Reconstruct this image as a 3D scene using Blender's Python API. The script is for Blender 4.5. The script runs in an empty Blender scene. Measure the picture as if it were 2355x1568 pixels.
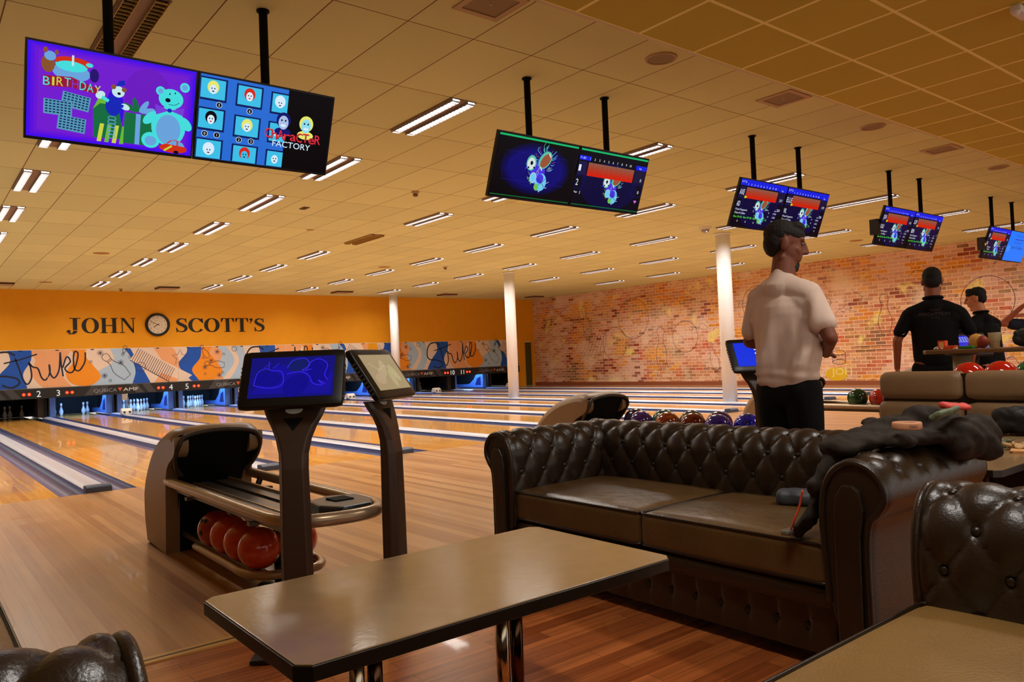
import bpy, math, random
from mathutils import Vector, Matrix
PI = math.pi
random.seed(7)
SC = bpy.context.scene
COL = SC.collection

# ------------------------------------------------------------------ camera, world, exposure
CW, CH = 2355, 1568
_v1, _v2 = (-230.0, 885.0), (3380.0, 735.0)       # vanishing points of lane direction (+Y) and foul line (+X)
_a = Vector((_v1[0] - CW / 2, _v1[1] - CH / 2)); _b = Vector((_v2[0] - CW / 2, _v2[1] - CH / 2))
FPX = math.sqrt(-(_a.dot(_b)))
_Y = Vector((_a.x, _a.y, FPX)).normalized(); _X = Vector((_b.x, _b.y, FPX)).normalized(); _Z = _X.cross(_Y)
if _Z.y > 0: _Z = -_Z
cam_d = bpy.data.cameras.new('camera'); cam = bpy.data.objects.new('camera', cam_d); COL.objects.link(cam)
cam_d.sensor_width = 36; cam_d.lens = FPX / CW * 36; cam_d.clip_start = 0.02; cam_d.clip_end = 200
_r = Vector((_X.x, _Y.x, _Z.x)); _u = -Vector((_X.y, _Y.y, _Z.y)); _k = -Vector((_X.z, _Y.z, _Z.z))
cam.matrix_world = Matrix(((_r.x, _u.x, _k.x, 0), (_r.y, _u.y, _k.y, 0), (_r.z, _u.z, _k.z, 1.15), (0, 0, 0, 1)))
SC.camera = cam
SC.view_settings.view_transform = 'Standard'; SC.view_settings.look = 'None'
SC.view_settings.gamma = 1; SC.view_settings.use_curve_mapping = False
SC.view_settings.exposure = 0.0
WORLD_STRENGTH = 0.85
TUBE_STRENGTH = 9.0
LAMP_WATTS = 29.0
LOUNGE_WATTS = 22.0
w = bpy.data.worlds.new('ambient_fill'); SC.world = w; w.use_nodes = True  # warm ambient fill added through the open rear, not a real source
w.node_tree.nodes['Background'].inputs[0].default_value = (1.0, 0.93, 0.84, 1)
w.node_tree.nodes['Background'].inputs[1].default_value = WORLD_STRENGTH
SC.cycles.use_denoising = True
SC.cycles.max_bounces = 7; SC.cycles.diffuse_bounces = 4; SC.cycles.glossy_bounces = 4
SC.cycles.sample_clamp_indirect = 6.0
SC.cycles.use_light_tree = True

# ------------------------------------------------------------------ helpers
def lin(c):
    out = []
    for v in c[:3]:
        v = v / 255.0
        out.append(v / 12.92 if v <= 0.04045 else ((v + 0.055) / 1.055) ** 2.4)
    return (out[0], out[1], out[2], 1.0)

MATS = {}
def mat(name, rgb, rough=0.5, metal=0.0, spec=0.5, noise=0.0, nscale=8.0, bump=0.0, bscale=40.0, emit=None, coat=0.0, rvar=0.0, trans=0.0):
    if name in MATS: return MATS[name]
    m = bpy.data.materials.new(name); m.use_nodes = True; nt = m.node_tree
    b = nt.nodes['Principled BSDF']
    b.inputs['Base Color'].default_value = lin(rgb); b.inputs['Roughness'].default_value = rough
    b.inputs['Metallic'].default_value = metal; b.inputs['Specular IOR Level'].default_value = spec
    b.inputs['Coat Weight'].default_value = coat; b.inputs['Coat Roughness'].default_value = 0.1
    if trans: b.inputs['Transmission Weight'].default_value = trans
    if emit is not None:
        b.inputs['Emission Color'].default_value = lin(rgb); b.inputs['Emission Strength'].default_value = emit
    if noise or bump or rvar:
        tc = nt.nodes.new('ShaderNodeTexCoord')
        n = nt.nodes.new('ShaderNodeTexNoise'); n.inputs['Scale'].default_value = nscale; n.inputs['Detail'].default_value = 4
        nt.links.new(tc.outputs['Object'], n.inputs['Vector'])
        if noise:
            mx = nt.nodes.new('ShaderNodeMix'); mx.data_type = 'RGBA'
            c = lin(rgb)
            mx.inputs[6].default_value = tuple(min(1, v * (1 - noise)) for v in c[:3]) + (1,)
            mx.inputs[7].default_value = tuple(min(1, v * (1 + noise)) for v in c[:3]) + (1,)
            nt.links.new(n.outputs['Fac'], mx.inputs[0]); nt.links.new(mx.outputs[2], b.inputs['Base Color'])
        if rvar:
            mr = nt.nodes.new('ShaderNodeMapRange'); mr.inputs[3].default_value = max(0.02, rough - rvar); mr.inputs[4].default_value = rough + rvar
            nt.links.new(n.outputs['Fac'], mr.inputs[0]); nt.links.new(mr.outputs[0], b.inputs['Roughness'])
        if bump:
            n2 = nt.nodes.new('ShaderNodeTexNoise'); n2.inputs['Scale'].default_value = bscale; n2.inputs['Detail'].default_value = 3
            nt.links.new(tc.outputs['Object'], n2.inputs['Vector'])
            bp = nt.nodes.new('ShaderNodeBump'); bp.inputs['Strength'].default_value = bump; bp.inputs['Distance'].default_value = 0.01
            nt.links.new(n2.outputs['Fac'], bp.inputs['Height']); nt.links.new(bp.outputs[0], b.inputs['Normal'])
    MATS[name] = m
    return m

def glow(rgb, s=1.0):
    return mat('glow_%d_%d_%d_%d' % (rgb[0], rgb[1], rgb[2], int(s * 100)), rgb, 0.5, spec=0.0, emit=s) if False else _glow(rgb, s)
def _glow(rgb, s):
    k = 'screen_%02x%02x%02x_%d' % (rgb[0], rgb[1], rgb[2], int(s * 100))
    if k in MATS: return MATS[k]
    m = bpy.data.materials.new(k); m.use_nodes = True; nt = m.node_tree
    b = nt.nodes['Principled BSDF']; b.inputs['Base Color'].default_value = (0.004, 0.004, 0.006, 1); b.inputs['Roughness'].default_value = 0.25
    b.inputs['Specular IOR Level'].default_value = 0.2
    b.inputs['Emission Color'].default_value = lin(rgb); b.inputs['Emission Strength'].default_value = s
    MATS[k] = m
    return m

def N(nt, t): return nt.nodes.new(t)
def pos_vec(nt, order='xyz', off=(0, 0, 0)):
    g = N(nt, 'ShaderNodeNewGeometry'); s = N(nt, 'ShaderNodeSeparateXYZ'); c = N(nt, 'ShaderNodeCombineXYZ')
    nt.links.new(g.outputs['Position'], s.inputs[0])
    for i, ch in enumerate(order):
        if ch in 'xyz':
            ad = N(nt, 'ShaderNodeMath'); ad.operation = 'ADD'; ad.inputs[1].default_value = off[i]
            nt.links.new(s.outputs['xyz'.index(ch)], ad.inputs[0]); nt.links.new(ad.outputs[0], c.inputs[i])
    return c.outputs[0]
def wood(name, c1, c2, bw, bl, rough=0.25, along='y', coat=0.0, mortar=0.0012, grain=0.25, mort=(60, 35, 15), tint=None, bumpk=0.0):
    m = bpy.data.materials.new(name); m.use_nodes = True; nt = m.node_tree; b = nt.nodes['Principled BSDF']
    v = pos_vec(nt, 'yxz' if along == 'y' else 'xyz', (50, 50, 0))
    br = N(nt, 'ShaderNodeTexBrick'); br.offset = 0.37; br.inputs['Scale'].default_value = 1
    br.inputs['Brick Width'].default_value = bl; br.inputs['Row Height'].default_value = bw; br.inputs['Mortar Size'].default_value = mortar
    br.inputs['Mortar Smooth'].default_value = 0.3
    br.inputs['Color1'].default_value = lin(c1); br.inputs['Color2'].default_value = lin(c2); br.inputs['Mortar'].default_value = lin(mort)
    nt.links.new(v, br.inputs['Vector'])
    mp = N(nt, 'ShaderNodeMapping'); mp.inputs['Scale'].default_value = (1.2, 40, 1); nt.links.new(v, mp.inputs[0])
    n = N(nt, 'ShaderNodeTexNoise'); n.inputs['Scale'].default_value = 1.0; n.inputs['Detail'].default_value = 5; nt.links.new(mp.outputs[0], n.inputs['Vector'])
    mr = N(nt, 'ShaderNodeMapRange'); mr.inputs[1].default_value = 0.3; mr.inputs[2].default_value = 0.7
    mr.inputs[3].default_value = 1 - grain; mr.inputs[4].default_value = 1 + grain * 0.6; nt.links.new(n.outputs['Fac'], mr.inputs[0])
    hs = N(nt, 'ShaderNodeHueSaturation'); nt.links.new(br.outputs['Color'], hs.inputs['Color']); nt.links.new(mr.outputs[0], hs.inputs['Value'])
    out = hs.outputs['Color']
    nt.links.new(out, b.inputs['Base Color'])
    b.inputs['Roughness'].default_value = rough; b.inputs['Coat Weight'].default_value = coat; b.inputs['Coat Roughness'].default_value = 0.04
    n3 = N(nt, 'ShaderNodeTexNoise'); n3.inputs['Scale'].default_value = 2.2; n3.inputs['Detail'].default_value = 6; nt.links.new(v, n3.inputs['Vector'])
    m3 = N(nt, 'ShaderNodeMapRange'); m3.inputs[3].default_value = rough * 0.75; m3.inputs[4].default_value = rough * 1.3
    nt.links.new(n3.outputs['Fac'], m3.inputs[0]); nt.links.new(m3.outputs[0], b.inputs['Roughness'])
    MATS[name] = m
    return m
def tiles(name, c, bw, bl, line, lw, off, rough=0.9, var=0.05):
    m = bpy.data.materials.new(name); m.use_nodes = True; nt = m.node_tree; b = nt.nodes['Principled BSDF']
    v = pos_vec(nt, 'xyz', off)
    br = N(nt, 'ShaderNodeTexBrick'); br.offset = 0.0; br.inputs['Scale'].default_value = 1
    br.inputs['Brick Width'].default_value = bw; br.inputs['Row Height'].default_value = bl; br.inputs['Mortar Size'].default_value = lw
    br.inputs['Mortar Smooth'].default_value = 0.1
    l = lin(c)
    br.inputs['Color1'].default_value = tuple(x * (1 - var) for x in l[:3]) + (1,); br.inputs['Color2'].default_value = tuple(min(1, x * (1 + var)) for x in l[:3]) + (1,)
    br.inputs['Mortar'].default_value = lin(line)
    nt.links.new(v, br.inputs['Vector'])
    n = N(nt, 'ShaderNodeTexNoise'); n.inputs['Scale'].default_value = 90; n.inputs['Detail'].default_value = 2; nt.links.new(v, n.inputs['Vector'])
    mr = N(nt, 'ShaderNodeMapRange'); mr.inputs[3].default_value = 0.93; mr.inputs[4].default_value = 1.07; nt.links.new(n.outputs['Fac'], mr.inputs[0])
    hs = N(nt, 'ShaderNodeHueSaturation'); nt.links.new(br.outputs['Color'], hs.inputs['Color']); nt.links.new(mr.outputs[0], hs.inputs['Value'])
    nt.links.new(hs.outputs['Color'], b.inputs['Base Color']); b.inputs['Roughness'].default_value = rough
    bp = N(nt, 'ShaderNodeBump'); bp.inputs['Strength'].default_value = 0.4; bp.inputs['Distance'].default_value = 0.004; bp.invert = True
    nt.links.new(br.outputs['Fac'], bp.inputs['Height']); nt.links.new(bp.outputs[0], b.inputs['Normal'])
    MATS[name] = m
    return m

class MB:
    """collects geometry for ONE mesh object"""
    def __init__(s): s.v = []; s.f = []; s.m = []; s.sm = []; s.mats = []
    def mi(s, m):
        if m not in s.mats: s.mats.append(m)
        return s.mats.index(m)
    def add(s, vs, fs, m, smooth=False):
        o = len(s.v); s.v += [tuple(v) for v in vs]; k = s.mi(m)
        for f in fs: s.f.append(tuple(o + i for i in f)); s.m.append(k); s.sm.append(smooth)
    def box(s, c, d, m, R=None):
        hx, hy, hz = d[0] / 2, d[1] / 2, d[2] / 2
        vs = [Vector((x, y, z)) for x in (-hx, hx) for y in (-hy, hy) for z in (-hz, hz)]
        if R is not None: vs = [R @ v for v in vs]
        vs = [v + Vector(c) for v in vs]
        s.add(vs, [(0, 1, 3, 2), (4, 6, 7, 5), (0, 4, 5, 1), (2, 3, 7, 6), (0, 2, 6, 4), (1, 5, 7, 3)], m); return s
    def b2(s, x0, x1, y0, y1, z0, z1, m): return s.box(((x0 + x1) / 2, (y0 + y1) / 2, (z0 + z1) / 2), (abs(x1 - x0), abs(y1 - y0), abs(z1 - z0)), m)
    def tube(s, path, r, m, n=12, closed=False, caps=True, ell=None):
        path = [Vector(p) for p in path]; L = len(path); rings = []
        rr = r if isinstance(r, (list, tuple)) else [r] * L
        up = Vector((0, 0, 1)); prev = None
        for i, p in enumerate(path):
            a = path[(i - 1) % L] if (closed or i > 0) else p; b = path[(i + 1) % L] if (closed or i < L - 1) else p
            t = (b - a).normalized()
            if prev is None:
                ref = up if abs(t.z) < 0.9 else Vector((1, 0, 0)); x = t.cross(ref).normalized()
            else:
                x = (prev - t * prev.dot(t)).normalized()
            y = t.cross(x); prev = x
            rings.append([p + (x * math.cos(2 * PI * k / n) + y * math.sin(2 * PI * k / n)) * rr[i] for k in range(n)])
        vs = [v for q in rings for v in q]; fs = []
        for i in range(L if closed else L - 1):
            j = (i + 1) % L
            for k in range(n): fs.append((i * n + k, i * n + (k + 1) % n, j * n + (k + 1) % n, j * n + k))
        if caps and not closed: fs.append(tuple(range(n))[::-1]); fs.append(tuple((L - 1) * n + k for k in range(n)))
        s.add(vs, fs, m, True); return s
    def cyl(s, p0, p1, r0, r1, m, n=24, smooth=True):
        s.tube([p0, p1], [r0, r1], m, n); return s
    def lathe(s, prof, m, c=(0, 0, 0), n=24, R=None):
        vs = []; L = len(prof)
        for r, z in prof:
            for k in range(n):
                v = Vector((r * math.cos(2 * PI * k / n), r * math.sin(2 * PI * k / n), z))
                if R is not None: v = R @ v
                vs.append(v + Vector(c))
        fs = []
        for i in range(L - 1):
            for k in range(n): fs.append((i * n + k, i * n + (k + 1) % n, (i + 1) * n + (k + 1) % n, (i + 1) * n + k))
        s.add(vs, fs, m, True); return s
    def sphere(s, c, r, m, n=24, sc=(1, 1, 1), R=None):
        prof = [(max(1e-4, math.sin(PI * i / (n // 2))), -math.cos(PI * i / (n // 2))) for i in range(n // 2 + 1)]
        vs = []
        for a, z in prof:
            for k in range(n):
                v = Vector((a * math.cos(2 * PI * k / n) * r * sc[0], a * math.sin(2 * PI * k / n) * r * sc[1], z * r * sc[2]))
                if R is not None: v = R @ v
                vs.append(v + Vector(c))
        fs = [(i * n + k, i * n + (k + 1) % n, (i + 1) * n + (k + 1) % n, (i + 1) * n + k) for i in range(len(prof) - 1) for k in range(n)]
        s.add(vs, fs, m, True); return s
    def grid(s, fn, nu, nv, m, smooth=True, closeu=False):
        vs = [fn(i / nu, j / nv) for i in range(nu + (0 if closeu else 1)) for j in range(nv + 1)]
        fs = []
        nn = nu if closeu else nu + 1
        for i in range(nu):
            for j in range(nv):
                a = (i % nn) * (nv + 1) + j; b = ((i + 1) % nn) * (nv + 1) + j
                fs.append((a, b, b + 1, a + 1))
        s.add(vs, fs, m, smooth); return s
    def prism(s, poly, f0, f1, m):
        """poly 2d points; f0,f1 map 2d->3d for the two end faces"""
        n = len(poly); vs = [f0(*p) for p in poly] + [f1(*p) for p in poly]
        s.add(vs, [tuple(range(n))[::-1], tuple(n + i for i in range(n))] + [(i, (i + 1) % n, n + (i + 1) % n, n + i) for i in range(n)], m); return s
    def rbox(s, c, d, r, m, n=10, bulge=(0, 0, 0), R=None):
        hx, hy, hz = d[0] / 2, d[1] / 2, d[2] / 2; r = min(r, hx, hy, hz) * 0.999
        ts = []
        for i in range(n + 1):
            ts.append(-1 + 2 * i / n)
        def pt(u, v, w):
            def wp(t): return math.copysign(abs(t) ** 0.6, t)
            p = [wp(u) * hx if abs(u) < 1 else u * hx, wp(v) * hy if abs(v) < 1 else v * hy, wp(w) * hz if abs(w) < 1 else w * hz]
            q = [max(-(h - r), min(h - r, a)) for a, h in zip(p, (hx, hy, hz))]
            dd = Vector([a - b for a, b in zip(p, q)])
            if dd.length > 1e-9: dd = dd.normalized() * r
            o = Vector(q) + dd
            fu, fv, fw = 1 - (o.x / hx) ** 2, 1 - (o.y / hy) ** 2, 1 - (o.z / hz) ** 2
            o.z += math.copysign(bulge[2] * max(0, fu) ** 0.6 * max(0, fv) ** 0.6, o.z) * min(1, abs(o.z) / hz)
            o.y += math.copysign(bulge[1] * max(0, fu) ** 0.5 * max(0, fw) ** 0.5, o.y) * min(1, abs(o.y) / hy)
            o.x += math.copysign(bulge[0] * max(0, fv) ** 0.5 * max(0, fw) ** 0.5, o.x) * min(1, abs(o.x) / hx)
            if R is not None: o = R @ o
            return o + Vector(c)
        for ax in range(3):
            for sg in (-1, 1):
                vs = []; fs = []
                for i in range(n + 1):
                    for j in range(n + 1):
                        q = [0, 0, 0]; q[ax] = sg; q[(ax + 1) % 3] = ts[i]; q[(ax + 2) % 3] = ts[j]
                        vs.append(pt(*q))
                for i in range(n):
                    for j in range(n):
                        a = i * (n + 1) + j; f = (a, a + n + 1, a + n + 2, a + 1)
                        fs.append(f if sg > 0 else f[::-1])
                s.add(vs, fs, m, True)
        return s
    def build(s, name, parent=None, bevel=0, seg=2, weld=False, kind=None):
        me = bpy.data.meshes.new(name); me.from_pydata(s.v, [], s.f)
        for m in s.mats: me.materials.append(m)
        me.polygons.foreach_set('material_index', s.m); me.polygons.foreach_set('use_smooth', s.sm); me.update()
        o = bpy.data.objects.new(name, me); COL.objects.link(o)
        if parent is not None: o.parent = parent
        if weld:
            wd = o.modifiers.new('weld', 'WELD'); wd.merge_threshold = 0.0004
        if bevel:
            bv = o.modifiers.new('bevel', 'BEVEL'); bv.width = bevel; bv.segments = seg; bv.limit_method = 'ANGLE'; bv.angle_limit = math.radians(40)
        if kind: o['kind'] = kind
        return o

def thing(name, label, cat, loc=(0, 0, 0), rz=0, group=None):
    o = bpy.data.objects.new(name, None); COL.objects.link(o); o.location = loc; o.rotation_euler = (0, 0, rz)
    o.empty_display_size = 0.1
    return tag(o, label, cat, group)
def tag(o, label, cat, group=None):
    o['label'] = label; o['category'] = cat
    if group: o['group'] = group
    return o
def children(o): return [c for c in bpy.data.objects if c.parent == o]
def dup(root, loc, label, rz=None, group=None, kids=None):
    r = root.copy(); COL.objects.link(r); r.location = loc
    if rz is not None: r.rotation_euler = (0, 0, rz)
    r['label'] = label
    if group: r['group'] = group
    for ch, gs in (kids if kids is not None else [(c, children(c)) for c in children(root)]):
        c = ch.copy(); COL.objects.link(c); c.parent = r
        for g in gs:
            d = g.copy(); COL.objects.link(d); d.parent = c
    return r

# text as filled 2-d outlines
_TXT = {}
def text2d(body):
    if body in _TXT: return _TXT[body]
    cu = bpy.data.curves.new('t', 'FONT'); cu.body = body; cu.size = 1.0; cu.resolution_u = 3
    o = bpy.data.objects.new('t', cu); COL.objects.link(o)
    dg = bpy.context.evaluated_depsgraph_get(); me = bpy.data.meshes.new_from_object(o.evaluated_get(dg))
    vs = [(v.co.x, v.co.y) for v in me.vertices]; fs = [tuple(p.vertices) for p in me.polygons]
    bpy.data.objects.remove(o); bpy.data.meshes.remove(me); bpy.data.curves.remove(cu)
    if not vs: vs = [(0, 0), (1, 0), (0, 1)]; fs = []
    x0 = min(v[0] for v in vs); x1 = max(v[0] for v in vs); y0 = min(v[1] for v in vs); y1 = max(v[1] for v in vs)
    _TXT[body] = (vs, fs, x0, x1, y0, y1)
    return _TXT[body]

class Canvas:
    """flat artwork on a plane: origin o, unit axes u (right), v (up); layers step towards the viewer"""
    def __init__(s, mb, o, u, v, step=0.0006):
        s.mb = mb; s.o = Vector(o); s.u = Vector(u).normalized(); s.v = Vector(v).normalized(); s.n = s.u.cross(s.v).normalized(); s.k = 0; s.step = step; s.clip = None; s.sub = 0; s.ss = step * 0.02
    def P(s, x, y): return s.o + s.u * x + s.v * y + s.n * (s.step * s.k + s.ss * s.sub)
    def layer(s, k=None): s.k = s.k + 1 if k is None else k; s.sub = 0; return s
    def poly(s, pts, m):
        pts = [tuple(p) for p in pts]
        if s.clip:
            for val, sg in ((s.clip[0], 1), (s.clip[1], -1)):
                out = []
                for i in range(len(pts)):
                    a, b = pts[i - 1], pts[i]; da, db = (a[0] - val) * sg, (b[0] - val) * sg
                    if (da >= 0) != (db >= 0):
                        t = da / (da - db); out.append((a[0] + (b[0] - a[0]) * t, a[1] + (b[1] - a[1]) * t))
                    if db >= 0: out.append(b)
                pts = out
                if len(pts) < 3: return
        ar = sum(pts[i - 1][0] * pts[i][1] - pts[i][0] * pts[i - 1][1] for i in range(len(pts)))
        if abs(ar) < 1e-10: return
        if ar < 0: pts = pts[::-1]
        s.sub = min(s.sub + 1, 48)
        s.mb.add([s.P(*p) for p in pts], [tuple(range(len(pts)))], m)
    def rect(s, x0, y0, x1, y1, m): s.poly([(x0, y0), (x1, y0), (x1, y1), (x0, y1)], m)
    def ell(s, x, y, rx, ry, m, n=24, a0=0.0, rot=0.0):
        c, q = math.cos(rot), math.sin(rot)
        s.poly([(x + rx * math.cos(2 * PI * i / n) * c - ry * math.sin(2 * PI * i / n) * q, y + rx * math.cos(2 * PI * i / n) * q + ry * math.sin(2 * PI * i / n) * c) for i in range(n)], m)
    def line(s, pts, w, m, closed=False, sm=0):
        if sm: pts = spline(pts, sm, closed)
        n = len(pts); ws = w if isinstance(w, list) else [w] * n
        if len(ws) != n: ws = [ws[min(len(ws) - 1, int(i * len(ws) / n))] for i in range(n)]
        L = []; Rr = []
        for i in range(n):
            a = pts[(i - 1) % n] if (closed or i > 0) else pts[i]; b = pts[(i + 1) % n] if (closed or i < n - 1) else pts[i]
            dx, dy = b[0] - a[0], b[1] - a[1]; l = math.hypot(dx, dy) or 1; nx, ny = -dy / l * ws[i] / 2, dx / l * ws[i] / 2
            L.append((pts[i][0] + nx, pts[i][1] + ny)); Rr.append((pts[i][0] - nx, pts[i][1] - ny))
        for i in range(n if closed else n - 1):
            j = (i + 1) % n; s.poly([L[i], Rr[i], Rr[j], L[j]], m)
    def ring(s, x, y, r, w, m, ry=None, n=24):
        ry = ry or r; s.line([(x + r * math.cos(2 * PI * i / n), y + ry * math.sin(2 * PI * i / n)) for i in range(n)], w, m, True)
    def text(s, body, x, y, h, m, width=None, align='l', shear=0.0):
        vs, fs, x0, x1, y0, y1 = text2d(body); k = h / 0.70
        kx = k if width is None else width / max(1e-6, x1 - x0)
        ww = (x1 - x0) * kx; ox = x - (0 if align == 'l' else ww / 2 if align == 'c' else ww)
        s.mb.add([s.P(ox + (a - x0) * kx + shear * b * k, y + b * k) for a, b in vs], fs, m)

def spline(P, n=6, closed=False):
    out = []; L = len(P)
    for i in range(L if closed else L - 1):
        p0 = P[(i - 1) % L] if (closed or i > 0) else P[i]; p1 = P[i]; p2 = P[(i + 1) % L]; p3 = P[(i + 2) % L] if (closed or i < L - 2) else P[i + 1]
        for k in range(n):
            t = k / n
            out.append(tuple(0.5 * (2 * b + (c - a) * t + (2 * a - 5 * b + 4 * c - d) * t * t + (3 * b - a - 3 * c + d) * t ** 3) for a, b, c, d in zip(p0, p1, p2, p3)))
    if not closed: out.append(tuple(P[-1]))
    return out

# ------------------------------------------------------------------ materials
M_main = tiles('ceiling_tile', (220, 218, 160), 0.6, 1.2, (120, 82, 45), 0.005, (60.0, -6.03 + 60.0, 0))
M_soff = tiles('soffit_tile', (204, 180, 66), 0.6, 0.6, (255, 240, 150), 0.014, (-3.445 + 60, -3.51 + 60.0, 0))
M_yellow = mat('yellow_paint', (236, 162, 2), 0.75, noise=0.05, nscale=3)
M_side = mat('side_wall_paint', (190, 150, 105), 0.85, noise=0.05)
M_lane = wood('lane_maple', (244, 186, 92), (216, 146, 58), 0.027, 5.0, 0.2, 'y', coat=0.45, mortar=0.0005, grain=0.22, mort=(150, 90, 30))
M_appr = wood('approach_maple', (208, 156, 100), (168, 112, 60), 0.062, 7.5, 0.30, 'y', coat=0.15, mortar=0.0006, grain=0.14, mort=(140, 90, 50))
M_parq = wood('seating_parquet', (196, 112, 56), (150, 76, 34), 0.075, 0.62, 0.26, 'x', coat=0.25, mortar=0.0009, grain=0.35, mort=(60, 25, 8))
M_gut = mat('gutter_grey', (70, 82, 130), 0.28, spec=0.6, noise=0.12, nscale=3)
M_cap = mat('capping_alu', (206, 208, 220), 0.28, metal=0.2, noise=0.06, nscale=5)
M_endc = mat('end_cap_plastic', (72, 78, 96), 0.4)
M_black = mat('black_plastic', (10, 10, 11), 0.35)
M_matt = mat('matt_black', (6, 6, 7), 0.8, spec=0.2)
M_white = mat('white_plastic', (230, 226, 220), 0.4)
M_col = mat('white_column_paint', (246, 242, 244), 0.5)
M_leather = mat('dark_leather', (42, 29, 17), 0.33, spec=0.6, noise=0.25, nscale=5, bump=0.12, bscale=140, rvar=0.06)
M_leathseat = mat('seat_leather_lit', (90, 66, 35), 0.32, spec=0.7, noise=0.3, nscale=4, bump=0.5, bscale=13, rvar=0.1)  # overhead light on the seats painted in as a paler leather
M_button = mat('leather_button', (36, 25, 16), 0.3)
M_bronze = mat('bronze_plastic', (146, 116, 82), 0.38, spec=0.5, noise=0.06, nscale=6, rvar=0.05)
M_rail = mat('satin_rail', (176, 150, 120), 0.30, metal=0.55)
M_tray = mat('tray_grey', (92, 88, 82), 0.3, metal=0.3)
M_kiosk = mat('kiosk_brown', (66, 46, 34), 0.36, noise=0.05)
M_top = mat('table_laminate', (140, 112, 78), 0.17, spec=0.5, noise=0.12, nscale=14, rvar=0.06, bump=0.03, bscale=60)
M_edge = mat('table_edge', (34, 24, 16), 0.3)
M_chrome = mat('chrome', (205, 190, 170), 0.12, metal=1.0)
M_skin = mat('skin', (150, 84, 52), 0.55, noise=0.08, nscale=10)
M_hair = mat('dark_hair', (18, 13, 10), 0.7, noise=0.3, nscale=60, bump=0.5, bscale=90)

# ------------------------------------------------------------------ room
H, H2, HY = 3.7, 3.37, 3.51
XW, YW = 21.55, 25.4
PP, XB0 = 3.53, 3.30                 # pair pitch, centre of the divider between lanes 2 and 3
XA0 = XB0 - PP / 2
FL = 8.6
def S(o): o['kind'] = 'structure'; return o
b = MB(); b.b2(-5, 22.4, -5.5, 3.37, -0.12, 0, M_parq); S(b.build('floor'))
b = MB(); b.b2(-5, XW, 3.37, FL, -0.12, 0, M_appr); S(b.build('floor'))
b = MB(); b.b2(-5, XA0 - 3.6, FL, YW, -0.12, 0, M_appr); b.b2(20.88, XW, FL, YW, -0.12, 0.0, M_appr); S(b.build('floor'))
b = MB(); b.b2(-5, 22.4, 3.335, 3.405, 0.0, 0.006, mat('wood_threshold', (214, 162, 84), 0.3))
b.b2(-5, 22.4, 3.364, 3.376, 0.006, 0.0075, mat('threshold_line', (70, 42, 20), 0.4)); S(b.build('trim_1'))
b = MB(); b.b2(-5, 22.4, HY, 30.0, H, H + 0.12, M_main); S(b.build('ceiling'))
b = MB(); b.b2(-5, 22.4, -5.5, HY, H2, H2 + 0.45, M_soff); S(b.build('ceiling'))
b = MB(); b.b2(-5, 22.4, HY, HY + 0.02, H2 - 0.004, H, mat('soffit_edge', (215, 190, 150), 0.6)); S(b.build('trim_2'))
b = MB(); b.b2(-5, 20.98, YW, YW + 0.1, 1.985, H, M_yellow); b.b2(20.98, XW, YW, YW + 0.1, 1.88, H, M_yellow)
b.b2(20.62, 20.98, YW, YW + 0.1, 0, 1.985, M_yellow); b.b2(21.42, XW, YW, YW + 0.1, 0, 1.88, M_yellow)
S(b.build('wall_far'))
b = MB(); b.b2(20.99, 21.41, YW + 0.03, YW + 0.07, 0, 1.875, mat('green_door_paint', (74, 72, 30), 0.6))
b.b2(20.97, 21.01, YW - 0.02, YW + 0.08, 0, 1.9, M_yellow); b.b2(21.39, 21.43, YW - 0.02, YW + 0.08, 0, 1.9, M_yellow)
b.cyl((21.06, YW, 0.95), (21.06, YW + 0.03, 0.95), 0.02, 0.02, M_chrome); S(b.build('door_1'))
b = MB(); b.b2(-5.1, -5, -5.5, 30, 0, H, M_side); S(b.build('wall_left'))

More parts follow.
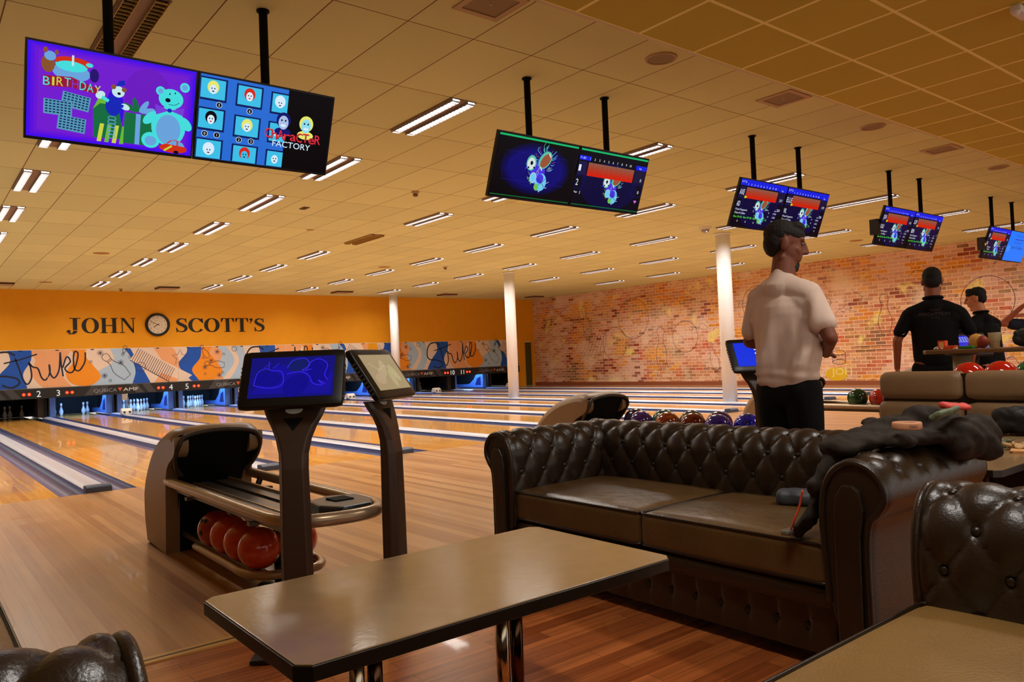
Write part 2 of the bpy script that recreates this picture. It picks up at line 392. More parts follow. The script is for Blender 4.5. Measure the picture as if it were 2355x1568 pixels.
# brick mural on the right wall
def mural():
    m = bpy.data.materials.new('brick_mural'); m.use_nodes = True; nt = m.node_tree; bs = nt.nodes['Principled BSDF']
    v = pos_vec(nt, 'yzx', (0, 0.02, 0))
    br = N(nt, 'ShaderNodeTexBrick'); br.inputs['Scale'].default_value = 1; BW_, BH = 0.30, 0.105; br.inputs['Brick Width'].default_value = BW_; br.inputs['Row Height'].default_value = BH
    br.inputs['Mortar Size'].default_value = 0.010; br.inputs['Mortar Smooth'].default_value = 0.25
    br.inputs['Color1'].default_value = (0, 0, 0, 1); br.inputs['Color2'].default_value = (1, 1, 1, 1); br.inputs['Mortar'].default_value = (0.5, 0.5, 0.5, 1)
    nt.links.new(v, br.inputs['Vector'])
    def noise(sc, off, lo, hi, det=3, vs=(1, 1, 1)):
        mp = N(nt, 'ShaderNodeMapping'); mp.inputs['Location'].default_value = off; mp.inputs['Scale'].default_value = vs; nt.links.new(v, mp.inputs[0])
        n = N(nt, 'ShaderNodeTexNoise'); n.inputs['Scale'].default_value = sc; n.inputs['Detail'].default_value = det; nt.links.new(mp.outputs[0], n.inputs['Vector'])
        r = N(nt, 'ShaderNodeMapRange'); r.inputs[1].default_value = lo; r.inputs[2].default_value = hi; nt.links.new(n.outputs['Fac'], r.inputs[0])
        return r.outputs[0]
    def mix(f, a, b_):
        x = N(nt, 'ShaderNodeMix'); x.data_type = 'RGBA'
        if isinstance(f, float): x.inputs[0].default_value = f
        else: nt.links.new(f, x.inputs[0])
        for s_, i in ((a, 6), (b_, 7)):
            if isinstance(s_, tuple): x.inputs[i].default_value = s_
            else: nt.links.new(s_, x.inputs[i])
        return x.outputs[2]
    def mul(a, b_):
        x = N(nt, 'ShaderNodeMath'); x.operation = 'MULTIPLY'; x.use_clamp = True; nt.links.new(a, x.inputs[0])
        if isinstance(b_, float): x.inputs[1].default_value = b_
        else: nt.links.new(b_, x.inputs[1])
        return x.outputs[0]
    # one random value and one centre point per brick, so that colours change brick by brick
    sp = N(nt, 'ShaderNodeSeparateXYZ'); nt.links.new(v, sp.inputs[0])
    def M(op, a_, b_=None):
        x = N(nt, 'ShaderNodeMath'); x.operation = op
        for i_, q_ in enumerate((a_, b_)):
            if q_ is None: continue
            if isinstance(q_, (int, float)): x.inputs[i_].default_value = q_
            else: nt.links.new(q_, x.inputs[i_])
        return x.outputs[0]
    row = M('FLOOR', M('DIVIDE', sp.outputs[1], BH)); par = M('MODULO', row, 2.0)
    colx = M('FLOOR', M('ADD', M('DIVIDE', sp.outputs[0], BW_), M('MULTIPLY', M('SUBTRACT', 1.0, par), 0.5)))
    cc = N(nt, 'ShaderNodeCombineXYZ'); nt.links.new(M('MULTIPLY', colx, BW_), cc.inputs[0]); nt.links.new(M('MULTIPLY', row, BH), cc.inputs[1])
    wn = N(nt, 'ShaderNodeTexWhiteNoise'); wn.noise_dimensions = '2D'; nt.links.new(cc.outputs[0], wn.inputs['Vector'])
    rnd = wn.outputs['Value']
    def patch(sc, off, lo, hi):
        mp = N(nt, 'ShaderNodeMapping'); mp.inputs['Location'].default_value = off; nt.links.new(cc.outputs[0], mp.inputs[0])
        n = N(nt, 'ShaderNodeTexNoise'); n.inputs['Scale'].default_value = sc; n.inputs['Detail'].default_value = 3; nt.links.new(mp.outputs[0], n.inputs['Vector'])
        q = M('ADD', n.outputs['Fac'], M('MULTIPLY', M('SUBTRACT', rnd, 0.5), 0.16))
        r = N(nt, 'ShaderNodeMapRange'); r.inputs[1].default_value = lo; r.inputs[2].default_value = hi; nt.links.new(q, r.inputs[0]); return r.outputs[0]
    base = mix(rnd, lin((208, 138, 104)), lin((244, 206, 168)))
    c = mix(mul(patch(0.55, (3, 1, 0), 0.46, 0.58), 0.8), base, lin((240, 196, 184)))
    c = mix(mul(patch(0.8, (9, 4, 0), 0.55, 0.62), 0.85), c, lin((206, 84, 42)))
    c = mix(mul(patch(0.7, (21, 2, 0), 0.54, 0.62), 0.85), c, lin((238, 160, 36)))
    c = mix(mul(patch(1.1, (31, 8, 0), 0.61, 0.66), 0.85), c, lin((140, 36, 28)))
    c = mix(mul(patch(0.9, (61, 8, 0), 0.60, 0.68), 0.7), c, lin((150, 120, 92)))
    c = mix(mul(noise(1.3, (2, 17, 0), 0.60, 0.68), 0.85), c, lin((252, 232, 130)))
    c = mix(mul(noise(14, (0, 0, 0), 0.60, 0.68, 6), 0.7), c, lin((110, 66, 46)))
    c = mix(mul(noise(0.9, (41, 3, 0), 0.56, 0.70, 5), 0.65), c, lin((255, 234, 210)))
    fac = br.outputs['Fac']
    c = mix(mul(fac, 0.8), c, lin((255, 228, 180)))
    nt.links.new(c, bs.inputs['Base Color']); bs.inputs['Roughness'].default_value = 0.85
    bp = N(nt, 'ShaderNodeBump'); bp.inputs['Strength'].default_value = 0.3; bp.inputs['Distance'].default_value = 0.006; bp.invert = True
    nt.links.new(fac, bp.inputs['Height']); nt.links.new(bp.outputs[0], bs.inputs['Normal'])
    return m
M_mural = mural()
M_sketch = mat('sketch_ink', (92, 66, 54), 0.9)
b = MB(); b.b2(XW, XW + 0.15, -5.5, YW + 0.1, 0, H + 0.1, M_mural)
b.b2(XW - 0.02, XW, -5.5, YW, 0, 0.13, mat('brown_skirting', (150, 84, 52), 0.6))
cv = Canvas(b, (XW - 0.003, 0, 0), (0, -1, 0), (0, 0, 1), 0.001)       # u = -Y
def pinline(cx, z0, h, w=0.014, rot=0.0):
    prof = [(0.0, 1.0), (0.09, 0.97), (0.11, 0.88), (0.07, 0.75), (0.08, 0.62), (0.15, 0.45), (0.17, 0.3), (0.13, 0.12), (0.09, 0.0)]
    pts = [(x * h, y * h) for x, y in prof] + [(-x * h, y * h) for x, y in prof[::-1]]
    c, q = math.cos(rot), math.sin(rot)
    return [(cx + x * c - y * q, z0 + x * q + y * c) for x, y in pts]
cv.line(pinline(-11.9, 1.35, 1.25), 0.014, M_sketch, True)
cv.line(pinline(-10.2, 1.4, 1.15), 0.013, M_sketch, True)
cv.line(pinline(-15.9, 0.5, 1.0, rot=0.3), 0.012, M_sketch, True)
cv.ring(-7.6, 2.15, 0.62, 0.013, M_sketch, n=40); cv.ring(-19.6, 2.5, 0.75, 0.016, M_sketch, n=40); cv.ring(-20.6, 1.6, 0.62, 0.014, M_sketch, n=40)
cv.ring(-17.2, 1.7, 0.55, 0.014, M_sketch, n=36); cv.ring(-14.2, 2.6, 0.6, 0.013, M_sketch, n=36)
cv.ring(-11.6, 0.95, 0.20, 0.014, M_sketch, ry=0.07); cv.ring(-11.6, 0.68, 0.20, 0.014, M_sketch, ry=0.07)
cv.line([(-11.8, 0.95), (-11.8, 0.68)], 0.014, M_sketch); cv.line([(-11.4, 0.95), (-11.4, 0.68)], 0.014, M_sketch)
cv.line([(-11.1, 1.1), (-10.0, 1.12), (-10.0, 1.0), (-11.1, 0.98)], 0.012, M_sketch, True)
for q in range(7): cv.line([(-22.6 + q * 0.22, 1.0 + 0.1 * (q % 2)), (-21.9 + q * 0.15, 2.0)], 0.012, M_sketch)
_r2 = random.Random(11)
for q in range(34):                                  # loose pencil doodles over the bricks
    cx, cz = -_r2.uniform(4.5, 24.0), _r2.uniform(0.5, 3.2); L_ = _r2.uniform(0.25, 0.8); a_ = _r2.uniform(-0.6, 0.6)
    cv.line([(cx + L_ * t_ * math.cos(a_) + _r2.uniform(-.06, .06), cz + L_ * t_ * math.sin(a_) + _r2.uniform(-.10, .10)) for t_ in (0, .2, .4, .6, .8, 1.0)], 0.010, M_sketch, sm=4)
cv.line(pinline(-18.3, 0.6, 1.5), 0.014, M_sketch, True); cv.line(pinline(-22.0, 1.9, 1.3, rot=0.2), 0.014, M_sketch, True); cv.line(pinline(-8.9, 1.9, 1.0, rot=-0.2), 0.013, M_sketch, True)
cv.layer(2); cv.ell(-11.7, 0.32, 0.34, 0.2, mat('mural_yellow', (232, 190, 30), 0.85))
cv.layer(3); cv.text('JOH', -11.85, 0.30, 0.2, mat('mural_letters', (246, 232, 150), 0.85), width=0.62)
S(b.build('wall_right'))

# ------------------------------------------------------------------ wall sign and clock
M_ink = mat('sign_black', (12, 8, 5), 0.6)
def serif(cv, ch, x, h, m):
    """bold roman capitals drawn as polygons on a 1-high body; returns advance"""
    def R(x0, y0, x1, y1): cv.rect(x + x0 * h, y0 * h, x + x1 * h, y1 * h, m)
    def P(p): cv.poly([(x + a * h, c * h) for a, c in p], m)
    def arc(cx, cy, rx, ry, a0, a1, wt, n=26):
        pts = []; ws = []
        for i in range(n + 1):
            a = math.radians(a0 + (a1 - a0) * i / n); pts.append((x + (cx + rx * math.cos(a)) * h, (cy + ry * math.sin(a)) * h)); ws.append(wt(a) * h)
        cv.line(pts, ws, m)
    th = lambda a: 0.055 + 0.155 * abs(math.cos(a)) ** 1.5
    def serifs(cx, y, w_=0.17, up=True):
        R(cx - w_, y if not up else y - 0.045, cx + w_, y + 0.045 if not up else y)
    if ch == 'O': arc(0.40, 0.5, 0.31, 0.475, 0, 360, th, 40); return 0.86
    if ch == 'C':
        arc(0.42, 0.5, 0.33, 0.475, 40, 322, th, 34); P([(0.69, 0.98), (0.74, 0.98), (0.76, 0.64), (0.70, 0.66), (0.60, 0.86)])
        return 0.82
    if ch == 'J':
        R(0.30, 0.22, 0.50, 1.0); R(0.14, 0.955, 0.66, 1.0); arc(0.22, 0.17, 0.18, 0.19, 0, -125, lambda a: 0.05 + 0.15 * abs(math.cos(a)))
        cv.ell(x + 0.10 * h, 0.13 * h, 0.095 * h, 0.095 * h, m); return 0.72
    if ch == 'H':
        for c in (0.19, 0.70):
            R(c - 0.095, 0, c + 0.095, 1.0); serifs(c, 1.0, 0.175); serifs(c, 0.045, 0.175)
        R(0.19, 0.475, 0.70, 0.53); return 0.95
    if ch == 'N':
        R(0.12, 0, 0.17, 0.98); R(0.68, 0.05, 0.73, 1.0); P([(0.02, 1.0), (0.26, 1.0), (0.73, 0.14), (0.73, 0.0), (0.66, 0.0), (0.12, 0.94)])
        serifs(0.145, 0.045, 0.13); serifs(0.705, 1.0, 0.13); return 0.92
    if ch == 'S':
        pts = [(0.53, 0.78), (0.46, 0.91), (0.32, 0.955), (0.17, 0.90), (0.115, 0.76), (0.17, 0.64), (0.32, 0.53), (0.47, 0.42), (0.53, 0.27), (0.46, 0.11), (0.30, 0.045), (0.14, 0.10), (0.06, 0.26)]
        ws = [0.05, 0.05, 0.07, 0.11, 0.15, 0.19, 0.21, 0.20, 0.16, 0.11, 0.07, 0.05, 0.05]
        sp = spline(pts, 5); w2 = [ws[min(12, i // 5)] + (ws[min(12, i // 5 + 1)] - ws[min(12, i // 5)]) * ((i % 5) / 5) for i in range(len(sp))]
        cv.line([(x + a * h, c * h) for a, c in sp], [q * h for q in w2], m)
        P([(0.50, 0.99), (0.545, 0.99), (0.56, 0.68), (0.515, 0.68)]); P([(0.03, 0.33), (0.075, 0.33), (0.09, 0.01), (0.045, 0.01)]); return 0.66
    if ch == 'T':
        R(0.29, 0, 0.48, 1.0); R(0.03, 0.955, 0.74, 1.0); serifs(0.385, 0.045, 0.18)
        P([(0.03, 1.0), (0.03, 0.72), (0.07, 0.72), (0.16, 0.96)]); P([(0.74, 1.0), (0.74, 0.72), (0.70, 0.72), (0.61, 0.96)]); return 0.79
    if ch == "'":
        cv.ell(x + 0.12 * h, 0.90 * h, 0.09 * h, 0.09 * h, m); P([(0.20, 0.93), (0.20, 0.84), (0.07, 0.62), (0.04, 0.65), (0.12, 0.82)]); return 0.27
    return 0.4
def sign(word, x0, x1, z0, h, name, label):
    tb = MB(); probe = Canvas(MB(), (0, 0, 0), (1, 0, 0), (0, 0, 1)); wd = 0
    for ch in word: wd += serif(probe, ch, wd * h, h, M_ink)
    kx = (x1 - x0) / (wd * h)
    t = thing(name, label, 'sign', (x0, YW - 0.012, z0)); cx = 0
    for ch in word:
        lb = MB(); c2 = Canvas(lb, (0, 0, 0), (1, 0, 0), (0, 0, 1))
        a = serif(c2, ch, 0, h, M_ink)
        vs = [(v[0] * kx, v[1], v[2]) for v in lb.v]
        n0 = len(vs); fs = list(lb.f)
        lb.v = vs + [(v[0], v[1] + 0.011, v[2]) for v in vs]
        for f in fs:
            for i in range(len(f)):
                lb.f.append((f[i], f[(i + 1) % len(f)], f[(i + 1) % len(f)] + n0, f[i] + n0)); lb.m.append(0); lb.sm.append(False)
        o = lb.build('letter', t); o.location = (cx * h * kx, 0, 0)
        cx += a
sign('JOHN', 3.80, 5.70, 2.44, 0.45, 'wall_lettering', 'black serif capitals of the first name on the yellow far wall, left of the clock')
sign("SCOTT'S", 6.80, 9.68, 2.44, 0.45, 'wall_lettering', 'black serif capitals of the surname on the yellow far wall, right of the clock')
t = thing('wall_clock', 'round cream wall clock with black rim on the yellow wall between the two words', 'clock', (6.27, YW, 2.685))
RX = Matrix.Rotation(PI / 2, 3, 'X')
b = MB(); b.lathe([(0.28, 0.03), (0.285, 0.07), (0.31, 0.085), (0.345, 0.075), (0.36, 0.04), (0.36, 0.0)], M_black, (0, 0, 0), 40, RX); b.build('rim', t)
b = MB(); b.lathe([(0.001, 0.035), (0.285, 0.035)], mat('clock_face', (232, 218, 196), 0.5), (0, 0, 0), 40, RX)
cv = Canvas(b, (0, -0.037, 0), (1, 0, 0), (0, 0, 1))
for k in range(1, 13):
    a = PI / 2 - k * PI / 6; cv.text(str(k), 0.225 * math.cos(a), 0.225 * math.sin(a) - 0.025, 0.05, M_ink, align='c')
cv.ring(0, 0, 0.13, 0.004, M_ink)
b.build('dial', t)
b = MB(); cv = Canvas(b, (0, -0.042, 0), (1, 0, 0), (0, 0, 1)); a = PI / 2 - 7.83 * PI / 6
cv.line([(-0.05 * math.cos(a), -0.05 * math.sin(a)), (0.14 * math.cos(a), 0.14 * math.sin(a))], 0.02, M_ink); b.build('hour_hand', t)
b = MB(); cv = Canvas(b, (0, -0.046, 0), (1, 0, 0), (0, 0, 1)); a = PI / 2 - 49 * PI / 30
cv.line([(-0.07 * math.cos(a), -0.07 * math.sin(a)), (0.21 * math.cos(a), 0.21 * math.sin(a))], 0.014, M_ink); cv.ell(0, 0, 0.015, 0.015, M_ink); b.build('minute_hand', t)

# ------------------------------------------------------------------ columns
for i, (x, y, lb) in enumerate([(14.02, 24.3, 'white round column nearest the far wall, at the left of the three columns'), (13.95, 17.45, 'white round column rising from the lanes, middle one of three'), (14.02, 10.05, 'white round column nearest the seating, brightly lit, beside the man in the white shirt')]):
    t = thing('column', lb, 'column', (x, y, 0))
    b = MB(); b.cyl((0, 0, 0), (0, 0, H), 0.155, 0.155, M_col, 40); b.build('shaft', t)
    b = MB(); b.lathe([(0.155, 0), (0.175, 0.0), (0.175, 0.03), (0.155, 0.035)], M_col, (0, 0, H - 0.036), 40); b.build('ceiling_collar', t)

# ------------------------------------------------------------------ ceiling fixtures
M_tube = bpy.data.materials.new('fluorescent_tube'); M_tube.use_nodes = True
_bs = M_tube.node_tree.nodes['Principled BSDF']; _bs.inputs['Emission Color'].default_value = (1.0, 0.96, 0.95, 1); _bs.inputs['Emission Strength'].default_value = TUBE_STRENGTH
M_louv = mat('louvre_grey', (150, 144, 142), 0.5)
M_fixt = mat('fixture_pan', (150, 118, 92), 0.6)
M_louvoff = mat('louvre_gold', (200, 160, 70), 0.3, metal=0.3)
def make_fix(label, on=True):
    t = thing('ceiling_light', label, 'ceiling light', (0, 0, 0), 0, 'ceiling lights')
    b = MB(); b.b2(0.005, 0.095 - 0.09, 0, 1.19, -0.006, 0, M_fixt)
    for x0, x1 in ((0.0, 0.015), (0.105, 0.195), (0.285, 0.30)): b.b2(x0, x1, 0, 1.19, -0.008, 0.0, M_fixt)
    b.b2(0, 0.3, -0.005, 0.005, -0.008, 0.0, M_fixt); b.b2(0, 0.3, 1.185, 1.195, -0.008, 0, M_fixt); b.build('housing', t)
    for x0 in (0.015, 0.195):
        b = MB(); m = M_louv if on else M_louvoff
        for k in range(20): b.b2(x0, x0 + 0.09, 0.01 + k * 0.0615, 0.0135 + k * 0.0615, -0.034, -0.020, m)
        b.b2(x0, x0 + 0.003, 0, 1.19, -0.034, 0, m); b.b2(x0 + 0.087, x0 + 0.09, 0, 1.19, -0.034, 0, m)
        b.build('louvre', t)
        b = MB(); b.b2(x0 + 0.003, x0 + 0.087, 0.005, 1.185, -0.004, -0.001, M_tube if on else M_matt); b.build('tube', t)
    if on:
        ld = bpy.data.lights.new('lamp_light', 'AREA'); ld.shape = 'RECTANGLE'; ld.size = 0.27; ld.size_y = 1.16; ld.energy = LAMP_WATTS; ld.spread = math.radians(150); ld.color = (1.0, 0.96, 0.88)
        lo = bpy.data.objects.new('lamp_light', ld); COL.objects.link(lo); lo.parent = t; lo.location = (0.15, 0.595, -0.046)
    return t
ordn = ['first', 'second', 'third', 'fourth', 'fifth', 'sixth', 'seventh', 'eighth']
fx = None; fo = None
for c in range(7):
    for r in range(8):
        X0, Y0 = 1.2 + 3.0 * c, 6.03 + 2.4 * r
        if c == 0 and r < 1: continue
        if c >= 5 and r > 5: continue
        off = (c == 2 and r == 3)
        if c == 4 and r == 1: pass
        lb = 'twin strip ceiling light, %s row from the seating, %s line from the left' % (ordn[r], ordn[c])
        if off:
            fo = make_fix('unlit gold louvred ceiling light in the fourth row, third line from the left', False); fo.location = (X0, Y0, H)
        elif fx is None: fx = make_fix(lb); fx.location = (X0, Y0, H); fxk = [(q, children(q)) for q in children(fx)]
        else: dup(fx, (X0, Y0, H), lb, kids=fxk)
t = make_fix('unlit ceiling light with gold louvres above the birthday screen', False); t.location = (1.2, 5.45, H)
# lamps in the soffit above the lounge, out of the photo's view
for i, (x, y, q) in enumerate([(1.2, 0.3, 'nearest the camera'), (3.9, 0.3, 'over the big sofa'), (6.6, 0.3, 'over the booth'), (9.6, 0.3, 'over the far seating')]):
    f_ = dup(fx, (x, y, H2), 'twin strip soffit light above the lounge, ' + q, kids=fxk)
    for c_ in children(f_):
        if c_.type == 'LIGHT': c_.data = c_.data.copy(); c_.data.energy = LOUNGE_WATTS; c_.data.spread = math.radians(130)
# speakers, grilles, detectors
M_grille = mat('speaker_grille', (150, 128, 92), 0.7); M_ringw = mat('speaker_ring', (190, 160, 120), 0.6)
for i, (x, lb) in enumerate([(5.19, 'round ceiling speaker nearest the camera'), (8.95, 'round ceiling speaker, second along the row towards the right'), (12.78, 'round ceiling speaker farthest right near the soffit edge')]):
    t = thing('ceiling_speaker', lb, 'speaker', (x, 4.26, H), 0, 'round ceiling speakers')
    b = MB(); b.lathe([(0.115, -0.004), (0.118, -0.012), (0.135, -0.012), (0.14, 0)], M_ringw, n=36); b.build('ring', t)
    b = MB(); b.lathe([(0.001, -0.006), (0.117, -0.006)], M_grille, n=36); b.build('grille', t)
for i, (x, lb) in enumerate([(3.35, 'square ceiling vent at the top of the photo'), (7.1, 'square ceiling vent between two round speakers'), (10.85, 'square ceiling vent farther right along the speaker row')]):
    t = thing('ceiling_vent', lb, 'ceiling vent', (x, 4.27, H), 0, 'square ceiling vents')
    b = MB()
    b.b2(-0.2, 0.2, -0.2, -0.15, -0.01, 0, M_ringw); b.b2(-0.2, 0.2, 0.15, 0.2, -0.01, 0, M_ringw); b.b2(-0.2, -0.15, -0.15, 0.15, -0.01, 0, M_ringw); b.b2(0.15, 0.2, -0.15, 0.15, -0.01, 0, M_ringw); b.build('frame', t)
    b = MB(); b.b2(-0.15, 0.15, -0.15, 0.15, -0.004, 0, M_grille); b.cyl((0, 0, -0.009), (0, 0, -0.004), 0.008, 0.008, M_white); b.build('plate', t)
for x, y, lb in [(6.02, 9.67, 'smoke detector on the ceiling left of the first lane scoring screens'), (11.42, 16.99, 'small smoke detector on the ceiling over the middle lanes'), (5.1, 24.6, 'tiny smoke detector on the ceiling by the yellow wall')]:
    t = thing('smoke_detector', lb, 'smoke detector', (x, y, H)); b = MB(); b.lathe([(0.06, 0), (0.06, -0.02), (0.03, -0.035)], M_ringw); b.build('base', t)
    b = MB(); b.lathe([(0.032, -0.034), (0.04, -0.06), (0.03, -0.075), (0.001, -0.075)], mat('detector_brown', (120, 84, 50), 0.5)); b.build('sensor', t)
t = thing('dome_camera', 'white dome security camera on the ceiling above the right column', 'camera', (12.96, 9.7, H))
b = MB(); b.lathe([(0.13, 0), (0.13, -0.03), (0.09, -0.05)], M_white); b.build('base', t)
b = MB(); b.lathe([(0.09, -0.045), (0.075, -0.09), (0.04, -0.115), (0.001, -0.12)], mat('dome_plastic', (160, 150, 140), 0.2)); b.build('dome', t)
b = MB(); b.sphere((-0.03, -0.05, -0.10), 0.012, _glow((200, 190, 255), 3.0), 10); b.build('status_light', t)
for x, y, r, lb in [(3.3, 17.6, 0.15, 'round flush ceiling speaker over the second lane'), (9.92, 17.6, 0.15, 'round flush ceiling speaker over the middle lanes'), (18.28, 9.25, 0.15, 'round flush ceiling speaker near the brick wall'), (5.97, 13.3, 0.06, 'small round flush sensor in the ceiling'), (3.05, 23.4, 0.15, 'round flush ceiling speaker near the yellow wall')]:
    b = MB(); b.lathe([(0.001, -0.006), (r, -0.006), (r + 0.01, 0)], mat('flush_speaker', (176, 128, 62), 0.7), (0, 0, 0), 30); o = b.build('flush_speaker'); o.location = (x, y, H); tag(o, lb, 'speaker')
for x, lb in [(2.1, 'dark slotted air vent by the yellow wall at far left'), (6.2, 'dark slotted air vent by the yellow wall above the clock'), (11.8, 'dark slotted air vent by the yellow wall left of the first column'), (16.1, 'dark slotted air vent by the yellow wall between two columns'), (20.4, 'dark slotted air vent by the yellow wall in the right corner')]:
    b = MB(); b.b2(-0.3, 0.3, -0.3, 0.3, -0.012, 0, M_ringw); b.b2(-0.28, 0.28, -0.28, 0.28, -0.05, -0.012, mat('vent_dark', (70, 45, 25), 0.7)); b.b2(-0.26, 0.26, -0.24, 0.26, -0.055, -0.049, M_ringw)
    o = b.build('air_vent'); o.location = (x, 23.9, H); tag(o, lb, 'ceiling vent', 'air vents along the far wall')
b = MB(); b.b2(-0.05, 0.05, -0.09, 0.09, -0.012, 0, mat('slot_dark', (110, 70, 35), 0.7)); b.b2(-0.02, 0.0, -0.08, 0.08, -0.016, -0.012, M_matt); o = b.build('ceiling_slot'); o.location = (5.08, 11.5, H); tag(o, 'small rectangular hatch in the ceiling over the lanes', 'hatch')
t = thing('sprinkler_head', 'small white emergency fitting on the yellow soffit at top right', 'ceiling fitting', (5.88, 1.79, H2))
b = MB(); b.rbox((0.05, 0, -0.03), (0.22, 0.07, 0.05), 0.012, M_white, 4); b.build('body', t)
b = MB(); b.lathe([(0.03, 0), (0.02, -0.02), (0.001, -0.03)], M_white, (-0.04, 0, -0.05)); b.build('nozzle', t)

# ------------------------------------------------------------------ lanes
LANEW = 1.067; GW = 0.235; DW = PP / 2 - LANEW - 2 * GW
YE = 27.95
def lane_center(n):                 # lane numbers as painted on the masking units
    k = (n - 2) // 2
    return XB0 + k * PP - (DW / 2 + GW + LANEW / 2) if n % 2 == 0 else XB0 + ((n - 3) // 2) * PP + (DW / 2 + GW + LANEW / 2)
words = {1: 'one', 2: 'two', 3: 'three', 4: 'four', 5: 'five', 6: 'six', 7: 'seven', 8: 'eight', 9: 'nine', 10: 'ten', 11: 'eleven', 12: 'twelve'}
lane = thing('bowling_lane', '', 'bowling lane', (0, 0, 0), 0, 'bowling lanes')
b = MB(); b.b2(-LANEW / 2, LANEW / 2, FL, YE, -0.05, 0.0, M_lane); b.build('lane_surface', lane)
for sgn in (-1, 1):
    b = MB(); xc = sgn * (LANEW / 2 + GW / 2)
    def gf(u, v): a = PI * (1 + u); return (xc + math.cos(a) * GW / 2, FL + v * (YE - FL), math.sin(a) * 0.085)
    b.grid(gf, 10, 1, M_gut)
    b.b2(xc - GW / 2, xc + GW / 2, FL - 0.001, FL + 0.012, -0.09, -0.001, M_endc)
    b.build('gutter', lane)
lane_k = [(q, []) for q in children(lane)]
lane.location = (lane_center(1), 0, 0); lane['label'] = 'leftmost maple bowling lane, left of the lane numbered 2'
for n in range(2, 13):
    pl = {12: 'maple bowling lane farthest right, beside the brick wall'}.get(n, 'maple bowling lane number %s, leading to the pins under that number' % words[n])
    dup(lane, (lane_center(n), 0, 0), pl, kids=lane_k)
def divider(x, label, wide):
    t = thing('lane_divider', label, 'lane divider', (x, 0, 0), 0, 'lane dividers')
    b = MB(); w2 = DW / 2
    def gf(u, v):
        a = -1 + 2 * u; z = 0.045 - 0.022 * abs(a) ** 3 if wide else 0.055 - 0.035 * a * a
        return (a * w2, FL + 0.14 + v * (25.72 - FL - 0.14), z)
    b.grid(gf, 12, 1, M_cap)
    for sx in (-1, 1): b.b2(sx * w2 - 0.004 if sx > 0 else -w2, w2 if sx > 0 else -w2 + 0.004, FL + 0.14, 25.72, -0.09, 0.024 if wide else 0.02, M_gut)
    b.build('capping', t)
    b = MB(); pr = [(FL, 0.0), (FL + 0.005, 0.05), (FL + 0.03, 0.072), (FL + 0.15, 0.066), (FL + 0.15, -0.05)]
    b.prism(pr, lambda y, z: (-w2 - 0.004, y, z), lambda y, z: (w2 + 0.004, y, z), M_endc); b.build('end_cap', t, bevel=0.008)
    return t
for k in range(6):
    if k > 0 or True: divider(XA0 + k * PP, 'grey lane divider between lanes %s and %s' % (words[2 * k + 1], words[2 * k + 2]), True)
for k in range(5): divider(XB0 + k * PP, 'grey lane divider between lanes %s and %s' % (words[2 * k + 2], words[2 * k + 3]), False)
divider(XB0 - PP, 'grey lane divider left of the first lane', False)

# ------------------------------------------------------------------ pits, pins
M_blue = mat('kickback_blue', (96, 140, 226), 0.45); M_dark = mat('pit_black', (12, 12, 18), 0.8)
M_bluelamp = _glow((130, 185, 255), 200.0); M_kickoff = mat('kickback_unlit', (62, 48, 36), 0.6)  # unlit pits: dimness of the kickbacks painted as a brown copy
dim = (2, 10, 1, 7, 12)
for n in range(1, 13):
    x = lane_center(n); lit = n not in dim
    t = thing('pinsetter', 'open pinsetter pit at the end of lane %s%s' % (words[n], ', lit blue' if lit else ', unlit'), 'pinsetter', (x, 0, 0), 0, 'pinsetters')
    b = MB(); b.b2(-0.88, 0.88, YE, YE + 0.04, 0.001, 1.1, M_dark); b.build('curtain', t)
    b = MB(); b.b2(-0.88, 0.88, 25.6, YE, 0.93, 0.98, M_dark); b.build('top_panel', t)
    mk = M_blue if lit else M_kickoff
    for sg in (-1, 1):
        b = MB(); w0 = 0.80; w1 = 0.62
        pr = [(25.75, 0.04), (25.75, 0.62), (26.0, 0.62), (26.25, 0.56), (26.4, 0.38), (26.7, 0.20), (27.0, 0.16), (27.9, 0.16), (27.9, 0.04)]
        b.prism(pr, lambda y, z: (sg * 0.66, y, z), lambda y, z: (sg * 0.84, y, z), mk)
        b.prism([(25.9, 0.14), (25.9, 0.5), (26.15, 0.42), (26.3, 0.14)], lambda y, z: (sg * 0.655, y, z), lambda y, z: (sg * 0.66, y, z), mat('kick_dark', (20, 40, 110), 0.5))
        b.build('kickback', t)
        b = MB(); b.b2(sg * 0.845 - 0.015, sg * 0.845 + 0.015, 25.6, YE, 0, 0.93, M_dark); b.build('side_wall', t)
    # sweep arm
    if n in (4, 6, 11, 8):
        b = MB(); xs = -0.50
        for q in range(3): b.tube([(xs + q * 0.05 - 0.08, 26.1, 0.72), (xs + q * 0.05 + 0.02, 26.2, 0.35), (xs + q * 0.05 + 0.06, 26.35, 0.1)], 0.014, M_chrome, 8)
        b.b2(xs - 0.1, xs + 0.06, 26.1, 26.13, 0.4, 0.66, M_chrome); b.build('sweep_arm', t)
    b = MB(); b.b2(-0.5, 0.5, 25.95, 25.99, 0.86, 0.89, M_bluelamp if lit else _glow((255, 190, 120), 0.12)); b.build('pit_lamp', t)
M_pin = mat('pin_white', (246, 246, 248), 0.25); M_red = mat('pin_red', (190, 30, 26), 0.35)
prof = [(0.001, 0.38), (0.012, 0.379), (0.022, 0.372), (0.030, 0.355), (0.0325, 0.343), (0.030, 0.32), (0.0255, 0.295), (0.0228, 0.27), (0.0235, 0.25), (0.029, 0.22), (0.041, 0.185), (0.052, 0.155), (0.0595, 0.12), (0.0600, 0.105), (0.055, 0.07), (0.043, 0.035), (0.030, 0.008), (0.026, 0.0), (0.001, 0.0)]
pin = thing('bowling_pin', '', 'bowling pin', (0, 0, 0))
b = MB(); b.lathe(prof, M_pin, n=20); b.build('body', pin)
